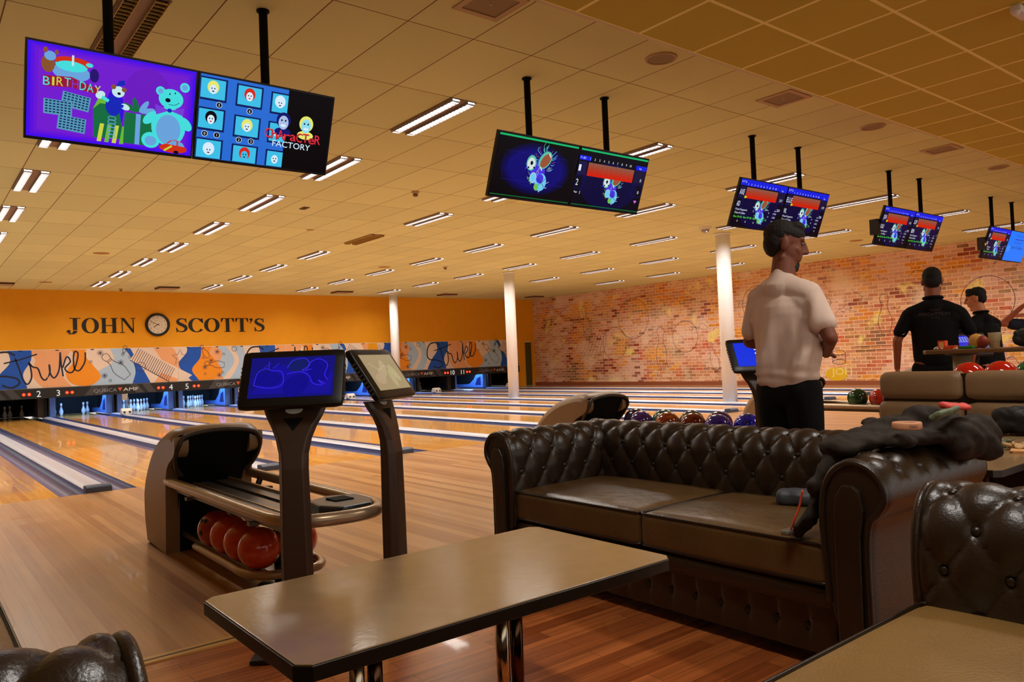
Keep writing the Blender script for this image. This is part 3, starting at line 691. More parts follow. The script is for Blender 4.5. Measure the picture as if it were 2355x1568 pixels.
for z, r in ((0.262, 0.0238), (0.284, 0.0250)):
    b = MB(); b.lathe([(r + 0.0002, z - 0.006), (r + 0.0012, z), (r + 0.0022, z + 0.006)], M_red, n=20); b.build('red_stripe', pin)
pin_k = [(q, []) for q in children(pin)]
SPOTS = [(0, 0), (-1, 1), (1, 1), (-2, 2), (0, 2), (2, 2), (-3, 3), (-1, 3), (1, 3), (3, 3)]
SN = ['front', 'left second-row', 'right second-row', 'left third-row', 'middle third-row', 'right third-row', 'back-left corner', 'left inner back-row', 'right inner back-row', 'back-right corner']
stand = {2: [4, 6, 7, 8, 9], 3: [6, 3, 5, 9], 4: list(range(10)), 5: list(range(10)), 6: list(range(10)), 7: [1, 2, 4, 6], 8: list(range(10)), 9: list(range(10)), 10: [5, 9, 8], 11: [5, 9]}
first = True
for n, idx in stand.items():
    for i in idx:
        loc = (lane_center(n) + SPOTS[i][0] * 0.1524, 26.75 + SPOTS[i][1] * 0.264, 0.0)
        lb = '%s white bowling pin standing at the end of lane %s' % (SN[i], words[n])
        if first: pin.location = loc; pin['label'] = lb; pin['group'] = 'pins on lane %s' % words[n]; first = False
        else: dup(pin, loc, lb, group='pins on lane %s' % words[n], kids=pin_k)
# sensor boxes on the ball-return dividers
cb = thing('pin_sensor', '', 'pin sensor', (0, 0, 0), 0, 'pin sensors on the dividers')
b = MB(); b.prism([(-0.12, 0), (-0.12, 0.10), (-0.02, 0.17), (0.08, 0.16), (0.14, 0.06), (0.14, 0)], lambda y, z: (-0.14, y, z), lambda y, z: (0.14, y, z), M_white); b.build('housing', cb, bevel=0.02)
for _s in (-0.07, 0.07):
    b = MB(); b.cyl((_s, -0.121, 0.06), (_s, -0.13, 0.06), 0.03, 0.03, M_black, 14); b.build('lens', cb)
cbk = [(q, []) for q in children(cb)]
for i, k in enumerate((1, 2, 3, 4, 5)):
    lb = 'white pin sensor box on the divider between lanes %s and %s' % (words[2 * k + 1], words[2 * k + 2]); loc = (XA0 + k * PP, 24.2, 0.045)
    if i == 0: cb.location = loc; cb['label'] = lb
    else: dup(cb, loc, lb, kids=cbk)

# ------------------------------------------------------------------ masking units with artwork
AO = 1.9                                   # artwork origin in X, period 2 * PP
M_cream = mat('art_cream', (236, 214, 196), 0.6); M_peach = mat('art_peach', (240, 172, 120), 0.6); M_orange = mat('art_orange', (245, 150, 20), 0.6)
M_ablue = mat('art_blue', (10, 84, 190), 0.6); M_lblue = mat('art_light_blue', (176, 204, 232), 0.6); M_navy = mat('art_navy', (16, 20, 50), 0.6); M_line = mat('art_line', (60, 56, 80), 0.6)
def artwork(cv, o):
    """o = X where the repeat begins; v runs 0..1.07"""
    def pl(p, m, sm=6): cv.poly([(o + x, min(1.07, max(0, y))) for x, y in spline(p, sm, True)], m)
    cv.layer(1)
    pl([(-0.6, -.1), (0.1, 0.3), (-0.1, 0.8), (0.3, 1.2), (-0.9, 1.2), (-1.1, .4)], M_lblue)
    pl([(0.9, 1.2), (1.1, 0.8), (1.0, 0.4), (1.4, -.1), (2.0, -.1), (1.7, 0.5), (2.0, 1.2)], M_peach)
    pl([(3.0, 1.2), (3.1, 0.7), (2.5, 0.3), (2.2, -.1), (3.6, -.1), (3.9, 0.4), (3.5, 0.9), (3.5, 1.2)], M_lblue)
    pl([(4.2, -.1), (4.5, 0.5), (4.2, 1.2), (4.7, 1.2), (5.0, 0.5), (4.8, -.1)], M_peach)
    pl([(5.6, 1.2), (6.3, 0.9), (6.1, 0.3), (6.5, -.1), (5.9, -.1), (5.4, .5)], M_peach)
    pl([(6.4, 1.2), (6.7, 0.6), (6.3, -.1), (7.2, -.1), (7.5, 0.6), (7.1, 1.2)], M_cream)
    pl([(6.55, 1.2), (6.85, 0.6), (6.5, -.1), (6.8, -.1), (7.1, 0.5), (6.9, 1.2)], M_lblue)
    cv.layer(2)
    pl([(0.45, 1.2), (0.5, 0.75), (0.2, 0.35), (0.05, -.1), (0.85, -.1), (0.8, 0.4), (1.0, 0.8), (0.95, 1.2)], M_ablue)
    pl([(1.95, 1.2), (2.1, 0.8), (1.85, 0.4), (2.0, 0.08), (2.45, 0.0), (2.75, 0.25), (2.55, 0.6), (2.35, 0.9), (2.4, 1.2)], M_orange)
    pl([(3.35, 1.2), (3.6, 0.75), (3.7, 0.35), (3.62, -.1), (4.1, -.1), (4.0, 0.25), (3.7, 0.8), (3.5, 1.2)], M_ablue)
    pl([(5.35, 1.2), (5.45, 0.7), (5.15, 0.35), (5.5, -.05), (5.95, 0.0), (6.3, 0.25), (6.1, 0.6), (5.9, 0.9), (6.0, 1.2)], M_orange)
    pl([(5.25, 1.2), (5.2, 0.9), (4.95, 0.55), (5.15, 0.2), (5.45, -.1), (5.55, 0.0), (5.35, 0.35), (5.6, 0.7), (5.65, 1.0), (5.6, 1.2)], M_ablue)
    cv.layer(3)
    # keyboard
    def kb(s, w_): return (o + 3.70 + s * 1.55 + w_ * 0.16, 1.0 - s * 1.0 - w_ * -0.30)
    cv.poly([(x, min(1.07, max(0, y))) for x, y in (kb(0, -1), kb(1.0, -1), kb(1.0, 0.6), kb(0.0, 0.6))], M_cream)
    cv.layer(4)
    for i in range(27):
        s = i / 27 * 0.98; a = kb(s, -0.95); c = kb(s, 0.35)
        if 0 < c[1] < 1.07 and 0 < a[1] < 1.07: cv.line([a, c], 0.016, M_line)
    cv.line([kb(0, -0.95), kb(0.9, -0.95)], 0.02, M_line)
    # star and sparks
    sx, sy = o + 5.0, 0.75
    cv.line([(sx + (0.26 if i % 2 == 0 else 0.11) * math.cos(PI / 2 + i * PI / 5), sy + (0.26 if i % 2 == 0 else 0.11) * math.sin(PI / 2 + i * PI / 5)) for i in range(10)], 0.016, M_line, True)
    for px, py in ((2.75, 0.95), (3.3, 0.65), (2.85, 0.27), (5.95, 0.62), (5.75, 0.42), (6.15, 0.9), (6.2, 0.14)):
        for q in range(4):
            a = q * PI / 4; cv.line([(o + px - 0.09 * math.cos(a), py - 0.09 * math.sin(a)), (o + px + 0.09 * math.cos(a), py + 0.09 * math.sin(a))], 0.014, M_line)
    for px, py in ((2.5, 0.7), (3.0, 0.12), (3.55, 0.8), (5.75, 0.2), (6.3, 0.22), (5.7, 0.72), (6.35, 0.82)): cv.ring(o + px, py, 0.035, 0.012, M_line, n=12)
    def pinl(cx, cy, h, rot):
        pr = [(0.0, 1.0), (0.09, 0.97), (0.11, 0.88), (0.07, 0.75), (0.08, 0.62), (0.17, 0.42), (0.18, 0.27), (0.12, 0.0)]
        pts = [(x * h, (y - 0.5) * h) for x, y in pr] + [(-x * h, (y - 0.5) * h) for x, y in pr[::-1][:-1]]
        c, q = math.cos(rot), math.sin(rot); cv.line([(o + cx + x * c - y * q, cy + x * q + y * c) for x, y in pts], 0.016, M_line, True)
        for f in (0.22, 0.27): cv.line([(o + cx + x * c - f * h * q, cy + x * q + f * h * c) for x in (-0.07 * h, 0.07 * h)], 0.014, M_line)
    pinl(3.15, 0.55, 0.95, 0.75); pinl(6.05, 0.5, 0.62, 1.45); pinl(5.75, 0.92, 0.45, 0.5); pinl(3.4, 1.0, 0.3, 2.8)
    cv.ring(o + 3.85, 0.5, 0.14, 0.014, M_line); cv.ring(o + 6.7, 0.98, 0.08, 0.014, M_line)
    cv.layer(5)
    st = [(0.62, .93), (0.46, 1.03), (0.2, 1.0), (0.05, .8), (0.03, .52), (0.15, .38), (0.42, .36), (0.66, .28), (0.70, .14), (0.52, .04), (0.3, .12)]
    cv.line([(o + x, y) for x, y in st], 0.048, M_navy, sm=7)
    st = [(0.62, .86), (0.72, .52), (0.8, .25), (0.9, .12), (1.0, .3), (0.98, .6), (0.94, .72), (1.04, .60), (1.16, .55), (1.24, .3), (1.34, .22), (1.45, .42), (1.44, .66), (1.46, .40), (1.56, .27), (1.68, .5), (1.72, 1.0)]
    cv.line([(o + x, y) for x, y in st], 0.040, M_navy, sm=7)
    st = [(1.72, 1.0), (1.74, .62), (1.78, .3)]; cv.line([(o + x, y) for x, y in st], 0.040, M_navy, sm=5)
    st = [(1.77, .55), (1.88, .86), (1.97, .72), (1.83, .54), (1.90, .42), (2.02, .42), (2.12, .65), (2.17, .95), (2.08, 1.0), (2.05, .75), (2.08, .5), (2.2, .46), (2.34, .7), (2.36, .98)]
    cv.line([(o + x, y) for x, y in st], 0.040, M_navy, sm=7)
    cv.line([(o + 0.35, 0.72), (o + 0.75, 0.82), (o + 1.15, 0.96)], 0.036, M_navy)
    cv.layer(6)
    for px in (0.7, 1.6, 2.5, 3.4, 4.3, 5.2, 6.1, 6.9): cv.rect(o + px, 1.045, o + px + 0.09, 1.07, M_matt)
M_bar = mat('bar_black', (22, 22, 24), 0.5); M_bargrey = mat('bar_grey', (62, 62, 66), 0.5); M_num = _glow((240, 236, 226), 0.9); M_led = _glow((255, 40, 10), 3.0); M_logo = mat('logo_silver', (150, 148, 150), 0.4)
M_tri = mat('logo_red', (214, 84, 50), 0.4)
for k in range(-1, 5):
    x0 = XB0 + k * PP; x1 = min(x0 + PP, 20.62)
    nl = (2 * k + 3, 2 * k + 4)
    lb = 'painted masking unit with retro artwork above lanes %s' % (('%s and %s' % (words[nl[0]], words[nl[1]])) if k >= 0 else 'one and two')
    t = thing('masking_unit', lb, 'masking unit', (0, YW - 0.03, 0), 0, 'masking units')
    b = MB(); b.b2(x0 + 0.001, x1 - 0.001, 0, 0.05, 0.86, 1.985, M_cream); cv = Canvas(b, (0, -0.001, 0.9), (1, 0, 0), (0, 0, 1), 0.0012); cv.clip = (x0 + 0.006, x1 - 0.006)
    for q in range(-2, 4): 
        oo = AO + q * 2 * PP
        if oo + 7.6 > x0 and oo - 1.2 < x1: artwork(cv, oo)
    if k == 2:
        cv.layer(8); cv.rect(13.5, 0.28, 13.88, 1.07, M_yellow)
    if k == 3:
        pass
    b.build('art_panel', t)
    b = MB(); b.b2(x0 + 0.002, x1 - 0.002, -0.04, 0.05, 0.60, 0.895, M_bar); cv = Canvas(b, (0, -0.041, 0.60), (1, 0, 0), (0, 0, 1), 0.001); cv.clip = (x0 + 0.004, x1 - 0.004)
    cv.layer(1)
    for s0 in (0.9, 1.15, 2.1, 2.45): cv.poly([(x0 + s0, 0.02), (x0 + s0 + 0.22, 0.02), (x0 + s0 + 0.42, 0.28), (x0 + s0 + 0.2, 0.28)] if s0 < 1.5 else [(x0 + s0 + 0.2, 0.02), (x0 + s0 + 0.42, 0.02), (x0 + s0 + 0.22, 0.28), (x0 + s0, 0.28)], M_bargrey)
    cv.rect(x0, 0.27, x1, 0.295, M_bargrey)
    b.build('number_bar', t)
    def cvn(mb): c = Canvas(mb, (0, -0.044, 0.60), (1, 0, 0), (0, 0, 1), 0.001); return c
    for num, px, lx in ((nl[0], x0 + 0.24, x0 + 0.46), (nl[1], x0 + PP - 0.24, x0 + PP - 0.60)):
        if px > 20.5 or num < 2: continue
        b = MB(); cvn(b).text(str(num), px, 0.05, 0.17, M_num, align='c'); b.build('lane_number', t)
        for d in (0.0, 0.13):
            b = MB(); c = cvn(b); c.ell(lx + d, 0.13, 0.045, 0.045, M_led, 12); c.layer(1); c.ell(lx + d, 0.13, 0.016, 0.016, _glow((255, 150, 110), 2.0), 10); b.build('indicator_light', t)
    if x0 + PP / 2 + 0.6 < 20.6:
        b = MB(); c = cvn(b); xm = x0 + PP / 2
        c.text('QUBICA', xm - 0.62, 0.09, 0.10, M_logo, width=0.62); c.poly([(xm + 0.02, 0.20), (xm + 0.15, 0.20), (xm + 0.085, 0.09)], M_tri); c.text('AMF', xm + 0.17, 0.09, 0.10, M_white, width=0.42)
        b.build('maker_logo', t)

# ------------------------------------------------------------------ ball returns
M_hole = mat('finger_hole', (10, 6, 6), 0.6)
def ball_mesh(m1, seed, logo=False):
    rnd = random.Random(seed); b = MB(); b.sphere((0, 0, 0), 0.108, m1, 40)
    return b
_bm = {}
def ballmat(name, c1, c2, r=0.08):
    if name in MATS: return MATS[name]
    m = bpy.data.materials.new(name); m.use_nodes = True; nt = m.node_tree; bs = nt.nodes['Principled BSDF']
    tc = N(nt, 'ShaderNodeTexCoord'); n = N(nt, 'ShaderNodeTexNoise'); n.inputs['Scale'].default_value = 9; n.inputs['Detail'].default_value = 4; n.inputs['Distortion'].default_value = 1.5
    nt.links.new(tc.outputs['Object'], n.inputs['Vector'])
    r_ = N(nt, 'ShaderNodeMapRange'); r_.inputs[1].default_value = 0.4; r_.inputs[2].default_value = 0.62; nt.links.new(n.outputs['Fac'], r_.inputs[0])
    mx = N(nt, 'ShaderNodeMix'); mx.data_type = 'RGBA'; mx.inputs[6].default_value = lin(c1); mx.inputs[7].default_value = lin(c2); nt.links.new(r_.outputs[0], mx.inputs[0])
    nt.links.new(mx.outputs[2], bs.inputs['Base Color']); bs.inputs['Roughness'].default_value = r; bs.inputs['Coat Weight'].default_value = 0.4
    MATS[name] = m; return m
def ball(loc, m, label, group, hole_dir=(0.2, -0.6, 0.75), rz=0):
    t = thing('bowling_ball', label, 'bowling ball', loc, rz, group)
    b = MB(); b.sphere((0, 0, 0), 0.108, m, 40); b.build('shell', t)
    d = Vector(hole_dir).normalized(); s_ = d.cross(Vector((0, 0, 1))).normalized(); u_ = s_.cross(d)
    for (a, c, r) in ((-0.018, 0.02, 0.012), (0.018, 0.02, 0.012), (0.0, -0.055, 0.014)):
        q = (d * 0.108 + s_ * a + u_ * c).normalized()
        b = MB(); b.cyl(tuple(q * 0.1035), tuple(q * 0.1088), r, r, M_hole, 14); b.build('finger_hole', t)
    return t
def ball_return(cx, label, full=True):
    t = thing('ball_return', label, 'ball return', (cx, 0, 0), 0, 'ball returns')
    out = [(5.25, 0.0), (5.78, 0.0), (5.83, 0.16), (5.83, 0.34), (5.76, 0.48), (5.62, 0.62), (5.42, 0.735), (5.18, 0.80), (4.98, 0.808), (4.87, 0.775), (4.84, 0.72), (4.86, 0.66), (4.95, 0.62), (5.08, 0.585), (5.17, 0.53), (5.21, 0.44), (5.23, 0.2)]
    out = [(y, z) if y > 5.21 else (5.21 - (5.21 - y) * 0.62, z) for y, z in out]
    out = out[:2] + spline(out[2:], 3)
    W2 = 0.275
    b = MB()
    i0, i1 = 1, 2 + 3 * 7            # outer skin from back foot to front lip
    skin = out[i0:i1 + 1]
    cxs = [-W2, -W2 + 0.012, -W2 + 0.04, -W2 + 0.09, 0, W2 - 0.09, W2 - 0.04, W2 - 0.012, W2]; ins = [0.07, 0.036, 0.012, 0, -0.006, 0, 0.012, 0.036, 0.07]
    def nrm(i):
        a = skin[max(0, i - 1)]; c = skin[min(len(skin) - 1, i + 1)]; dx, dz = c[0] - a[0], c[1] - a[1]; l = math.hypot(dx, dz) or 1
        return (dz / l, -dx / l)
    vs = []
    for i, p in enumerate(skin):
        nn = nrm(i)
        for xq, q in zip(cxs, ins): vs.append((xq, p[0] - nn[0] * q, p[1] - nn[1] * q))
    nq = len(cxs); fs = [(i * nq + j, i * nq + j + 1, (i + 1) * nq + j + 1, (i + 1) * nq + j) for i in range(len(skin) - 1) for j in range(nq - 1)]
    b.add(vs, fs, M_bronze, True)
    cen = (5.3, 0.3)
    side = [(vs[i * nq][1], vs[i * nq][2]) for i in range(len(skin))] + out[i1 + 1:] + [out[0]]
    for sg in (-1, 1): b.prism(side, lambda y, z: (sg * W2, y, z), lambda y, z: (sg * (W2 - 0.085), y, z), M_bronze)
    b.build('hood_shell', t)
    # dark mouth rim, mushroom shaped
    b = MB(); arch = [(-0.20, 0.10), (-0.20, 0.50), (-0.245, 0.56), (-0.262, 0.64), (-0.245, 0.72), (-0.19, 0.765), (0, 0.785), (0.19, 0.765), (0.245, 0.72), (0.262, 0.64), (0.245, 0.56), (0.20, 0.50), (0.20, 0.10)]
    b.b2(-W2 + 0.085, W2 - 0.085, 5.26, 5.7, 0.0, 0.60, M_matt)
    b.prism(arch, lambda x, z: (x, 4.975 + max(0, 0.70 - z) * 0.75, z), lambda x, z: (x, 5.3, z * 0.98), M_matt); b.build('mouth', t, bevel=0.01)
    b = MB(); ar2 = spline(arch[1:-1], 4); b.tube([(x, 4.968 + max(0, 0.70 - z) * 0.75, z) for x, z in ar2], 0.014, mat('mouth_rim', (60, 48, 36), 0.35), 8); b.build('mouth_rim', t)
    # upper rack
    zr = 0.462
    path = [(-0.250, 5.24), (-0.252, 4.4), (-0.255, 3.62), (-0.235, 3.42), (-0.165, 3.30), (-0.05, 3.255), (0.08, 3.25), (0.18, 3.29), (0.245, 3.40), (0.262, 3.56), (0.262, 4.4), (0.262, 5.24)]
    sp = spline(path, 5)
    b = MB(); b.tube([(x, y, zr) for x, y in sp], 0.031, M_rail, 14); b.build('upper_rail', t)
    b = MB()
    b.b2(-0.235, -0.02, 3.42, 5.3, 0.405, 0.44, M_tray); b.b2(0.02, 0.10, 3.45, 5.3, 0.405, 0.44, M_tray); b.b2(-0.02, 0.02, 3.42, 5.3, 0.40, 0.425, M_matt)
    b.b2(0.10, 0.115, 3.5, 5.3, 0.41, 0.455, M_rail); b.b2(-0.12, -0.11, 3.45, 5.25, 0.438, 0.446, M_rail)
    for y in (3.75, 4.8): b.b2(-0.262, 0.262, y, y + 0.04, 0.39, 0.41, M_tray)
    b.build('upper_tray', t)
    b = MB(); mp = [(0.0, 3.27), (0.16, 3.29), (0.23, 3.42), (0.25, 3.62), (0.12, 3.70), (-0.02, 3.62), (-0.05, 3.42)]
    b.prism(mp, lambda x, y: (x, y, 0.44), lambda x, y: (x, y, 0.505 - (y - 3.27) * 0.03), mat('control_grey', (42, 42, 44), 0.35)); b.build('control_module', t, bevel=0.012)
    b = MB(); b.b2(0.05, 0.15, 3.45, 3.56, 0.494, 0.506, M_matt); b.build('reset_button', t, bevel=0.003)
    # lower rack
    path = [(-0.215, 4.80), (-0.218, 4.2), (-0.222, 4.0), (-0.18, 3.86), (-0.08, 3.80), (0.05, 3.79), (0.13, 3.83), (0.175, 3.93), (0.18, 4.1), (0.18, 4.80)]
    b = MB(); b.tube([(x, y, 0.115) for x, y in spline(path, 5)], 0.024, M_rail, 12); b.build('lower_rail', t)
    b = MB(); b.b2(-0.17, -0.15, 3.9, 5.3, 0.10, 0.125, M_tray); b.b2(-0.10, 0.02, 3.86, 5.3, 0.085, 0.105, M_tray); b.b2(0.1, 0.12, 3.95, 5.3, 0.10, 0.125, M_tray)
    b.b2(-0.2, 0.18, 3.95, 4.0, 0.075, 0.095, M_tray); b.b2(-0.2, 0.18, 4.9, 4.95, 0.075, 0.095, M_tray); b.build('lower_tray', t)
    b = MB(); b.cyl((0.0, 4.05, 0), (0.0, 4.05, 0.42), 0.03, 0.03, M_black, 16); b.lathe([(0.001, 0.012), (0.11, 0.01), (0.12, 0)], M_black, (0, 4.05, 0)); b.build('support_post', t)
    b = MB(); b.tube([(0.24, 4.95, 0.45), (0.22, 4.97, 0.38), (0.2, 5.1, 0.34), (0.2, 5.28, 0.33)], 0.02, M_black, 8); b.build('bracket', t)
    return t
RC = [1.580, 5.09, 8.60, 12.1]
rl = ['bronze ball return nearest the camera, with red balls on its lower rack', 'bronze ball return behind the big sofa, with ten coloured balls', 'ball return half hidden behind the man in the white shirt', 'ball return half hidden behind the tall booth back']
for c, l in zip(RC, rl): ball_return(c, l)
mr = ballmat('ball_orange', (214, 60, 22), (226, 76, 30), 0.14); mr2 = ballmat('ball_crimson', (166, 40, 26), (190, 56, 34), 0.14)
for i, (y, q) in enumerate([(3.95, 'frontmost large orange ball on the lower rack of the nearest ball return'), (4.17, 'second orange ball from the front on the lower rack'), (4.40, 'third orange ball from the front on the lower rack'), (4.63, 'dark red ball with finger hole, rearmost on the lower rack')]):
    ball((1.567 - 0.132, y, 0.232), mr if i < 3 else mr2, q, 'red balls on the lower rack', (-0.9, -0.3, 0.45) if i == 3 else (0.5, 0.6, 0.3))
ball((1.567 + 0.092, 4.00, 0.232), mr, 'orange ball partly hidden behind the scoring kiosk post', 'red balls on the lower rack', (0.5, 0.6, 0.3))
cs = [('ball_blue', (14, 20, 190), (30, 40, 230)), ('ball_violet', (52, 30, 130), (70, 40, 170)), ('ball_brown', (120, 44, 20), (170, 80, 30)), ('ball_purple', (50, 28, 80), (80, 40, 120)), ('ball_navy', (22, 22, 34), (40, 40, 70)), ('ball_garnet', (110, 34, 20), (80, 20, 14)), ('ball_charcoal', (28, 30, 34), (50, 54, 60)), ('ball_teal', (20, 70, 60), (30, 100, 80)), ('ball_plum', (66, 34, 110), (50, 26, 90)), ('ball_indigo', (30, 24, 60), (60, 40, 70))]
q2 = [((5.09, 3.50), 0, 'bright blue bowling ball with a finger hole, rightmost on the rack behind the sofa'), ((4.93, 3.66), 1, 'blue-violet bowling ball beside the bright blue one behind the sofa'), ((5.195, 3.84), 3, 'violet bowling ball in the rear row behind the sofa'), ((4.97, 3.93), 5, 'garnet red bowling ball in the front row behind the sofa'), ((5.20, 4.12), 6, 'charcoal bowling ball in the rear row behind the sofa'), ((4.98, 4.20), 2, 'red-brown bowling ball in the front row behind the sofa'), ((5.20, 4.42), 7, 'dark teal bowling ball in the rear row behind the sofa'), ((4.99, 4.50), 8, 'plum bowling ball in the front row behind the sofa'), ((5.20, 4.75), 9, 'dark indigo bowling ball at the left end of the row behind the sofa')]
for (x, y), ci, lb in q2: ball((x, y, 0.555), ballmat(*cs[ci]), lb, 'coloured balls behind the sofa', (-0.5, -0.3, 0.8) if ci == 0 else (0.5, 0.6, 0.4))
ball((8.44, 4.35, 0.555), ballmat('ball_darkgreen', (14, 40, 26), (30, 90, 40)), 'dark green swirled bowling ball on the rack right of the man in the white shirt', 'balls on the third return', (0.5, 0.6, 0.4))
ball((8.44, 4.10, 0.555), ballmat('ball_scarlet', (190, 44, 20), (150, 30, 16)), 'scarlet bowling ball with three finger holes right of the green ball', 'balls on the third return', (-0.35, -0.75, 0.55))
ball((8.44, 3.86, 0.555), ballmat('ball_pink', (230, 40, 110), (240, 60, 130)), 'pink bowling ball just showing beside the booth cushion', 'balls on the third return', (0.5, 0.6, 0.4))

# ------------------------------------------------------------------ scoring kiosks
def kiosk(x, y, rz, label, screen):
    t = thing('scoring_kiosk', label, 'scoring kiosk', (x, y, 0), rz, 'scoring kiosks')
    hexa = lambda w_, d: [(-w_ / 2, -d * 0.1), (-w_ / 2 + 0.02, -d / 2), (w_ / 2 - 0.02, -d / 2), (w_ / 2, -d * 0.1), (w_ / 2 - 0.02, d / 2), (-w_ / 2 + 0.02, d / 2)]
    secs = [(0.0, 0.135, 0.085, 0.0), (0.45, 0.13, 0.082, 0.0), (0.74, 0.122, 0.078, 0.0), (0.80, 0.125, 0.07, 0.005), (0.86, 0.15, 0.062, 0.015), (0.91, 0.19, 0.055, 0.03), (0.95, 0.235, 0.05, 0.048), (0.985, 0.262, 0.045, 0.062)]
    b = MB(); vs = []
    for z, w_, d, oy in secs: vs += [(px, py + oy, z) for px, py in hexa(w_, d)]
    fs = [(i * 6 + k, i * 6 + (k + 1) % 6, (i + 1) * 6 + (k + 1) % 6, (i + 1) * 6 + k) for i in range(len(secs) - 1) for k in range(6)] + [tuple(range(6))[::-1], tuple((len(secs) - 1) * 6 + k for k in range(6))]
    b.add(vs, fs, M_kiosk); b.build('post', t, bevel=0.004)
    b = MB(); b.rbox((0, 0, 0.012), (0.34, 0.30, 0.024), 0.011, M_black, 4); b.build('base', t)
    b = MB(); b.prism([(-0.042, 0.945), (0.042, 0.945), (0.0, 0.893)], lambda a, z: (a, -0.0205 + (z - 0.86) * 0.44, z), lambda a, z: (a, 0.03, z), M_matt); b.build('triangle_badge', t)
    b = MB(); b.prism([(0.036 * math.cos(a) , 0.978 + 0.016 * math.sin(a)) for a in [i * PI / 8 for i in range(16)]], lambda a, z: (a, 0.018 + (z - 0.95) * 0.5, z), lambda a, z: (a, 0.05, z), M_white); b.build('light_slot', t)
    # head
    R = Matrix.Rotation(math.radians(-33), 3, 'X')
    c0 = Vector((0, 0.035, 1.105))
    b = MB(); b.rbox(c0, (0.425, 0.042, 0.275), 0.018, M_black, 8, R=R)
    b.box(c0 + R @ Vector((0, 0.035, -0.02)), (0.22, 0.045, 0.15), M_black, R); hd = b.build('head', t)
    b = MB(); cv = Canvas(b, c0 + R @ Vector((-0.172, -0.0225, -0.098)), R @ Vector((1, 0, 0)), R @ Vector((0, 0, 1)), 0.0005)
    screen(cv, 0.344, 0.196); b.build('display', hd)
    b = MB()
    for q in range(9): b.box(c0 + R @ Vector((0.2135, 0.004, -0.10 + q * 0.02)), (0.002, 0.024, 0.008), mat('vent_grey', (70, 60, 45), 0.5), R)
    b.build('side_vent', hd); b = MB()
    for q in range(9): b.box(c0 + R @ Vector((-0.2135, 0.004, -0.10 + q * 0.02)), (0.002, 0.024, 0.008), mat('vent_grey', (70, 60, 45), 0.5), R)
    b.build('side_vent', hd)
    return t
def scr_purple(cv, W_, H_):
    cv.rect(0, 0, W_, H_, _glow((18, 18, 130), 0.8)); cv.layer()
    cv.poly([(0.01, 0.02), (0.1, 0.15), (0.2, 0.17), (0.34, 0.11), (0.33, 0.01)], _glow((22, 16, 165), 0.8)); cv.layer()
    e = _glow((60, 40, 255), 1.0); d = _glow((14, 10, 150), 0.8); g = _glow((16, 30, 110), 0.8)
    cv.ell(0.20, 0.155, 0.055, 0.035, g); cv.ell(0.28, 0.12, 0.045, 0.06, d); cv.ell(0.08, 0.09, 0.055, 0.035, d); cv.ell(0.19, 0.055, 0.06, 0.045, d, rot=0.9); cv.layer()
    for pts in ([(0.02, 0.06), (0.03, 0.12), (0.06, 0.14), (0.09, 0.13), (0.13, 0.12), (0.135, 0.06), (0.08, 0.045), (0.02, 0.06)], [(0.15, 0.11), (0.2, 0.12), (0.24, 0.1), (0.26, 0.06), (0.3, 0.05), (0.28, 0.075), (0.31, 0.055)], [(0.23, 0.13), (0.245, 0.165), (0.28, 0.18), (0.315, 0.15), (0.305, 0.10), (0.32, 0.075)], [(0.15, 0.14), (0.17, 0.175), (0.22, 0.185), (0.24, 0.15), (0.21, 0.125), (0.25, 0.13)]):
        cv.line(pts, 0.0028, e, sm=4)
    cv.line([(0.055, 0.145), (0.08, 0.165)], 0.002, e); cv.line([(0.075, 0.14), (0.073, 0.175)], 0.002, e); cv.line([(0.09, 0.14), (0.115, 0.165)], 0.002, e)
def scr_pale(cv, W_, H_):
    cv.rect(0, 0, W_, H_, _glow((170, 150, 112), 0.9)); cv.layer()
    for q in range(5): cv.ell(0.08 + 0.045 * q, 0.06 + 0.03 * (q % 3), 0.05, 0.028, _glow((186, 160 + 3 * q, 128), 0.9), rot=0.5 * q)
    cv.layer(); cv.line([(0.05, 0.15), (0.12, 0.11), (0.2, 0.13), (0.29, 0.05)], 0.003, _glow((205, 190, 150), 0.9), sm=4)
def scr_list(cv, W_, H_):
    cv.rect(0, 0, W_, H_, _glow((20, 50, 220), 1.0)); cv.layer()
    for i, n_ in enumerate(('1', '5', '0')):
        cv.ell(0.15, 0.14 - 0.035 * i, 0.009, 0.009, _glow((230, 235, 255), 1.0), 12); cv.rect(0.11, 0.155 - 0.035 * i, 0.30, 0.1565 - 0.035 * i, _glow((10, 24, 130), 1.0))
    cv.layer()
    for i, n_ in enumerate(('1', '5', '0')): cv.text(n_, 0.15, 0.136 - 0.035 * i, 0.009, _glow((10, 20, 120), 1.0), align='c')
def scr_keys(cv, W_, H_):
    cv.rect(0, 0, W_, H_, _glow((40, 30, 200), 1.0)); cv.layer(); cv.rect(0.02, 0.12, 0.32, 0.18, _glow((120, 130, 250), 1.2)); cv.rect(0.02, 0.01, 0.32, 0.05, _glow((20, 20, 140), 1.0)); cv.layer()
    for i in range(11):
        for j in range(3): cv.rect(0.025 + i * 0.027, 0.128 + j * 0.017, 0.043 + i * 0.027, 0.139 + j * 0.017, _glow((20, 20, 90), 1.0))
        cv.rect(0.025 + i * 0.027, 0.02, 0.04 + i * 0.027, 0.03, _glow((150, 170, 255), 1.2))
kiosk(1.262, 3.045, math.radians(-34), 'dark scoring kiosk with a violet cartoon screen facing the camera', scr_purple)
kiosk(1.80, 3.19, math.radians(36), 'dark scoring kiosk turned side-on with a pale beige screen', scr_pale)
kiosk(4.74, 3.13, math.radians(-34), 'scoring kiosk with a blue screen behind the man in the white shirt', scr_list)
kiosk(8.30, 3.10, math.radians(-34), 'scoring kiosk with a blue keyboard screen behind the tall table', scr_keys)

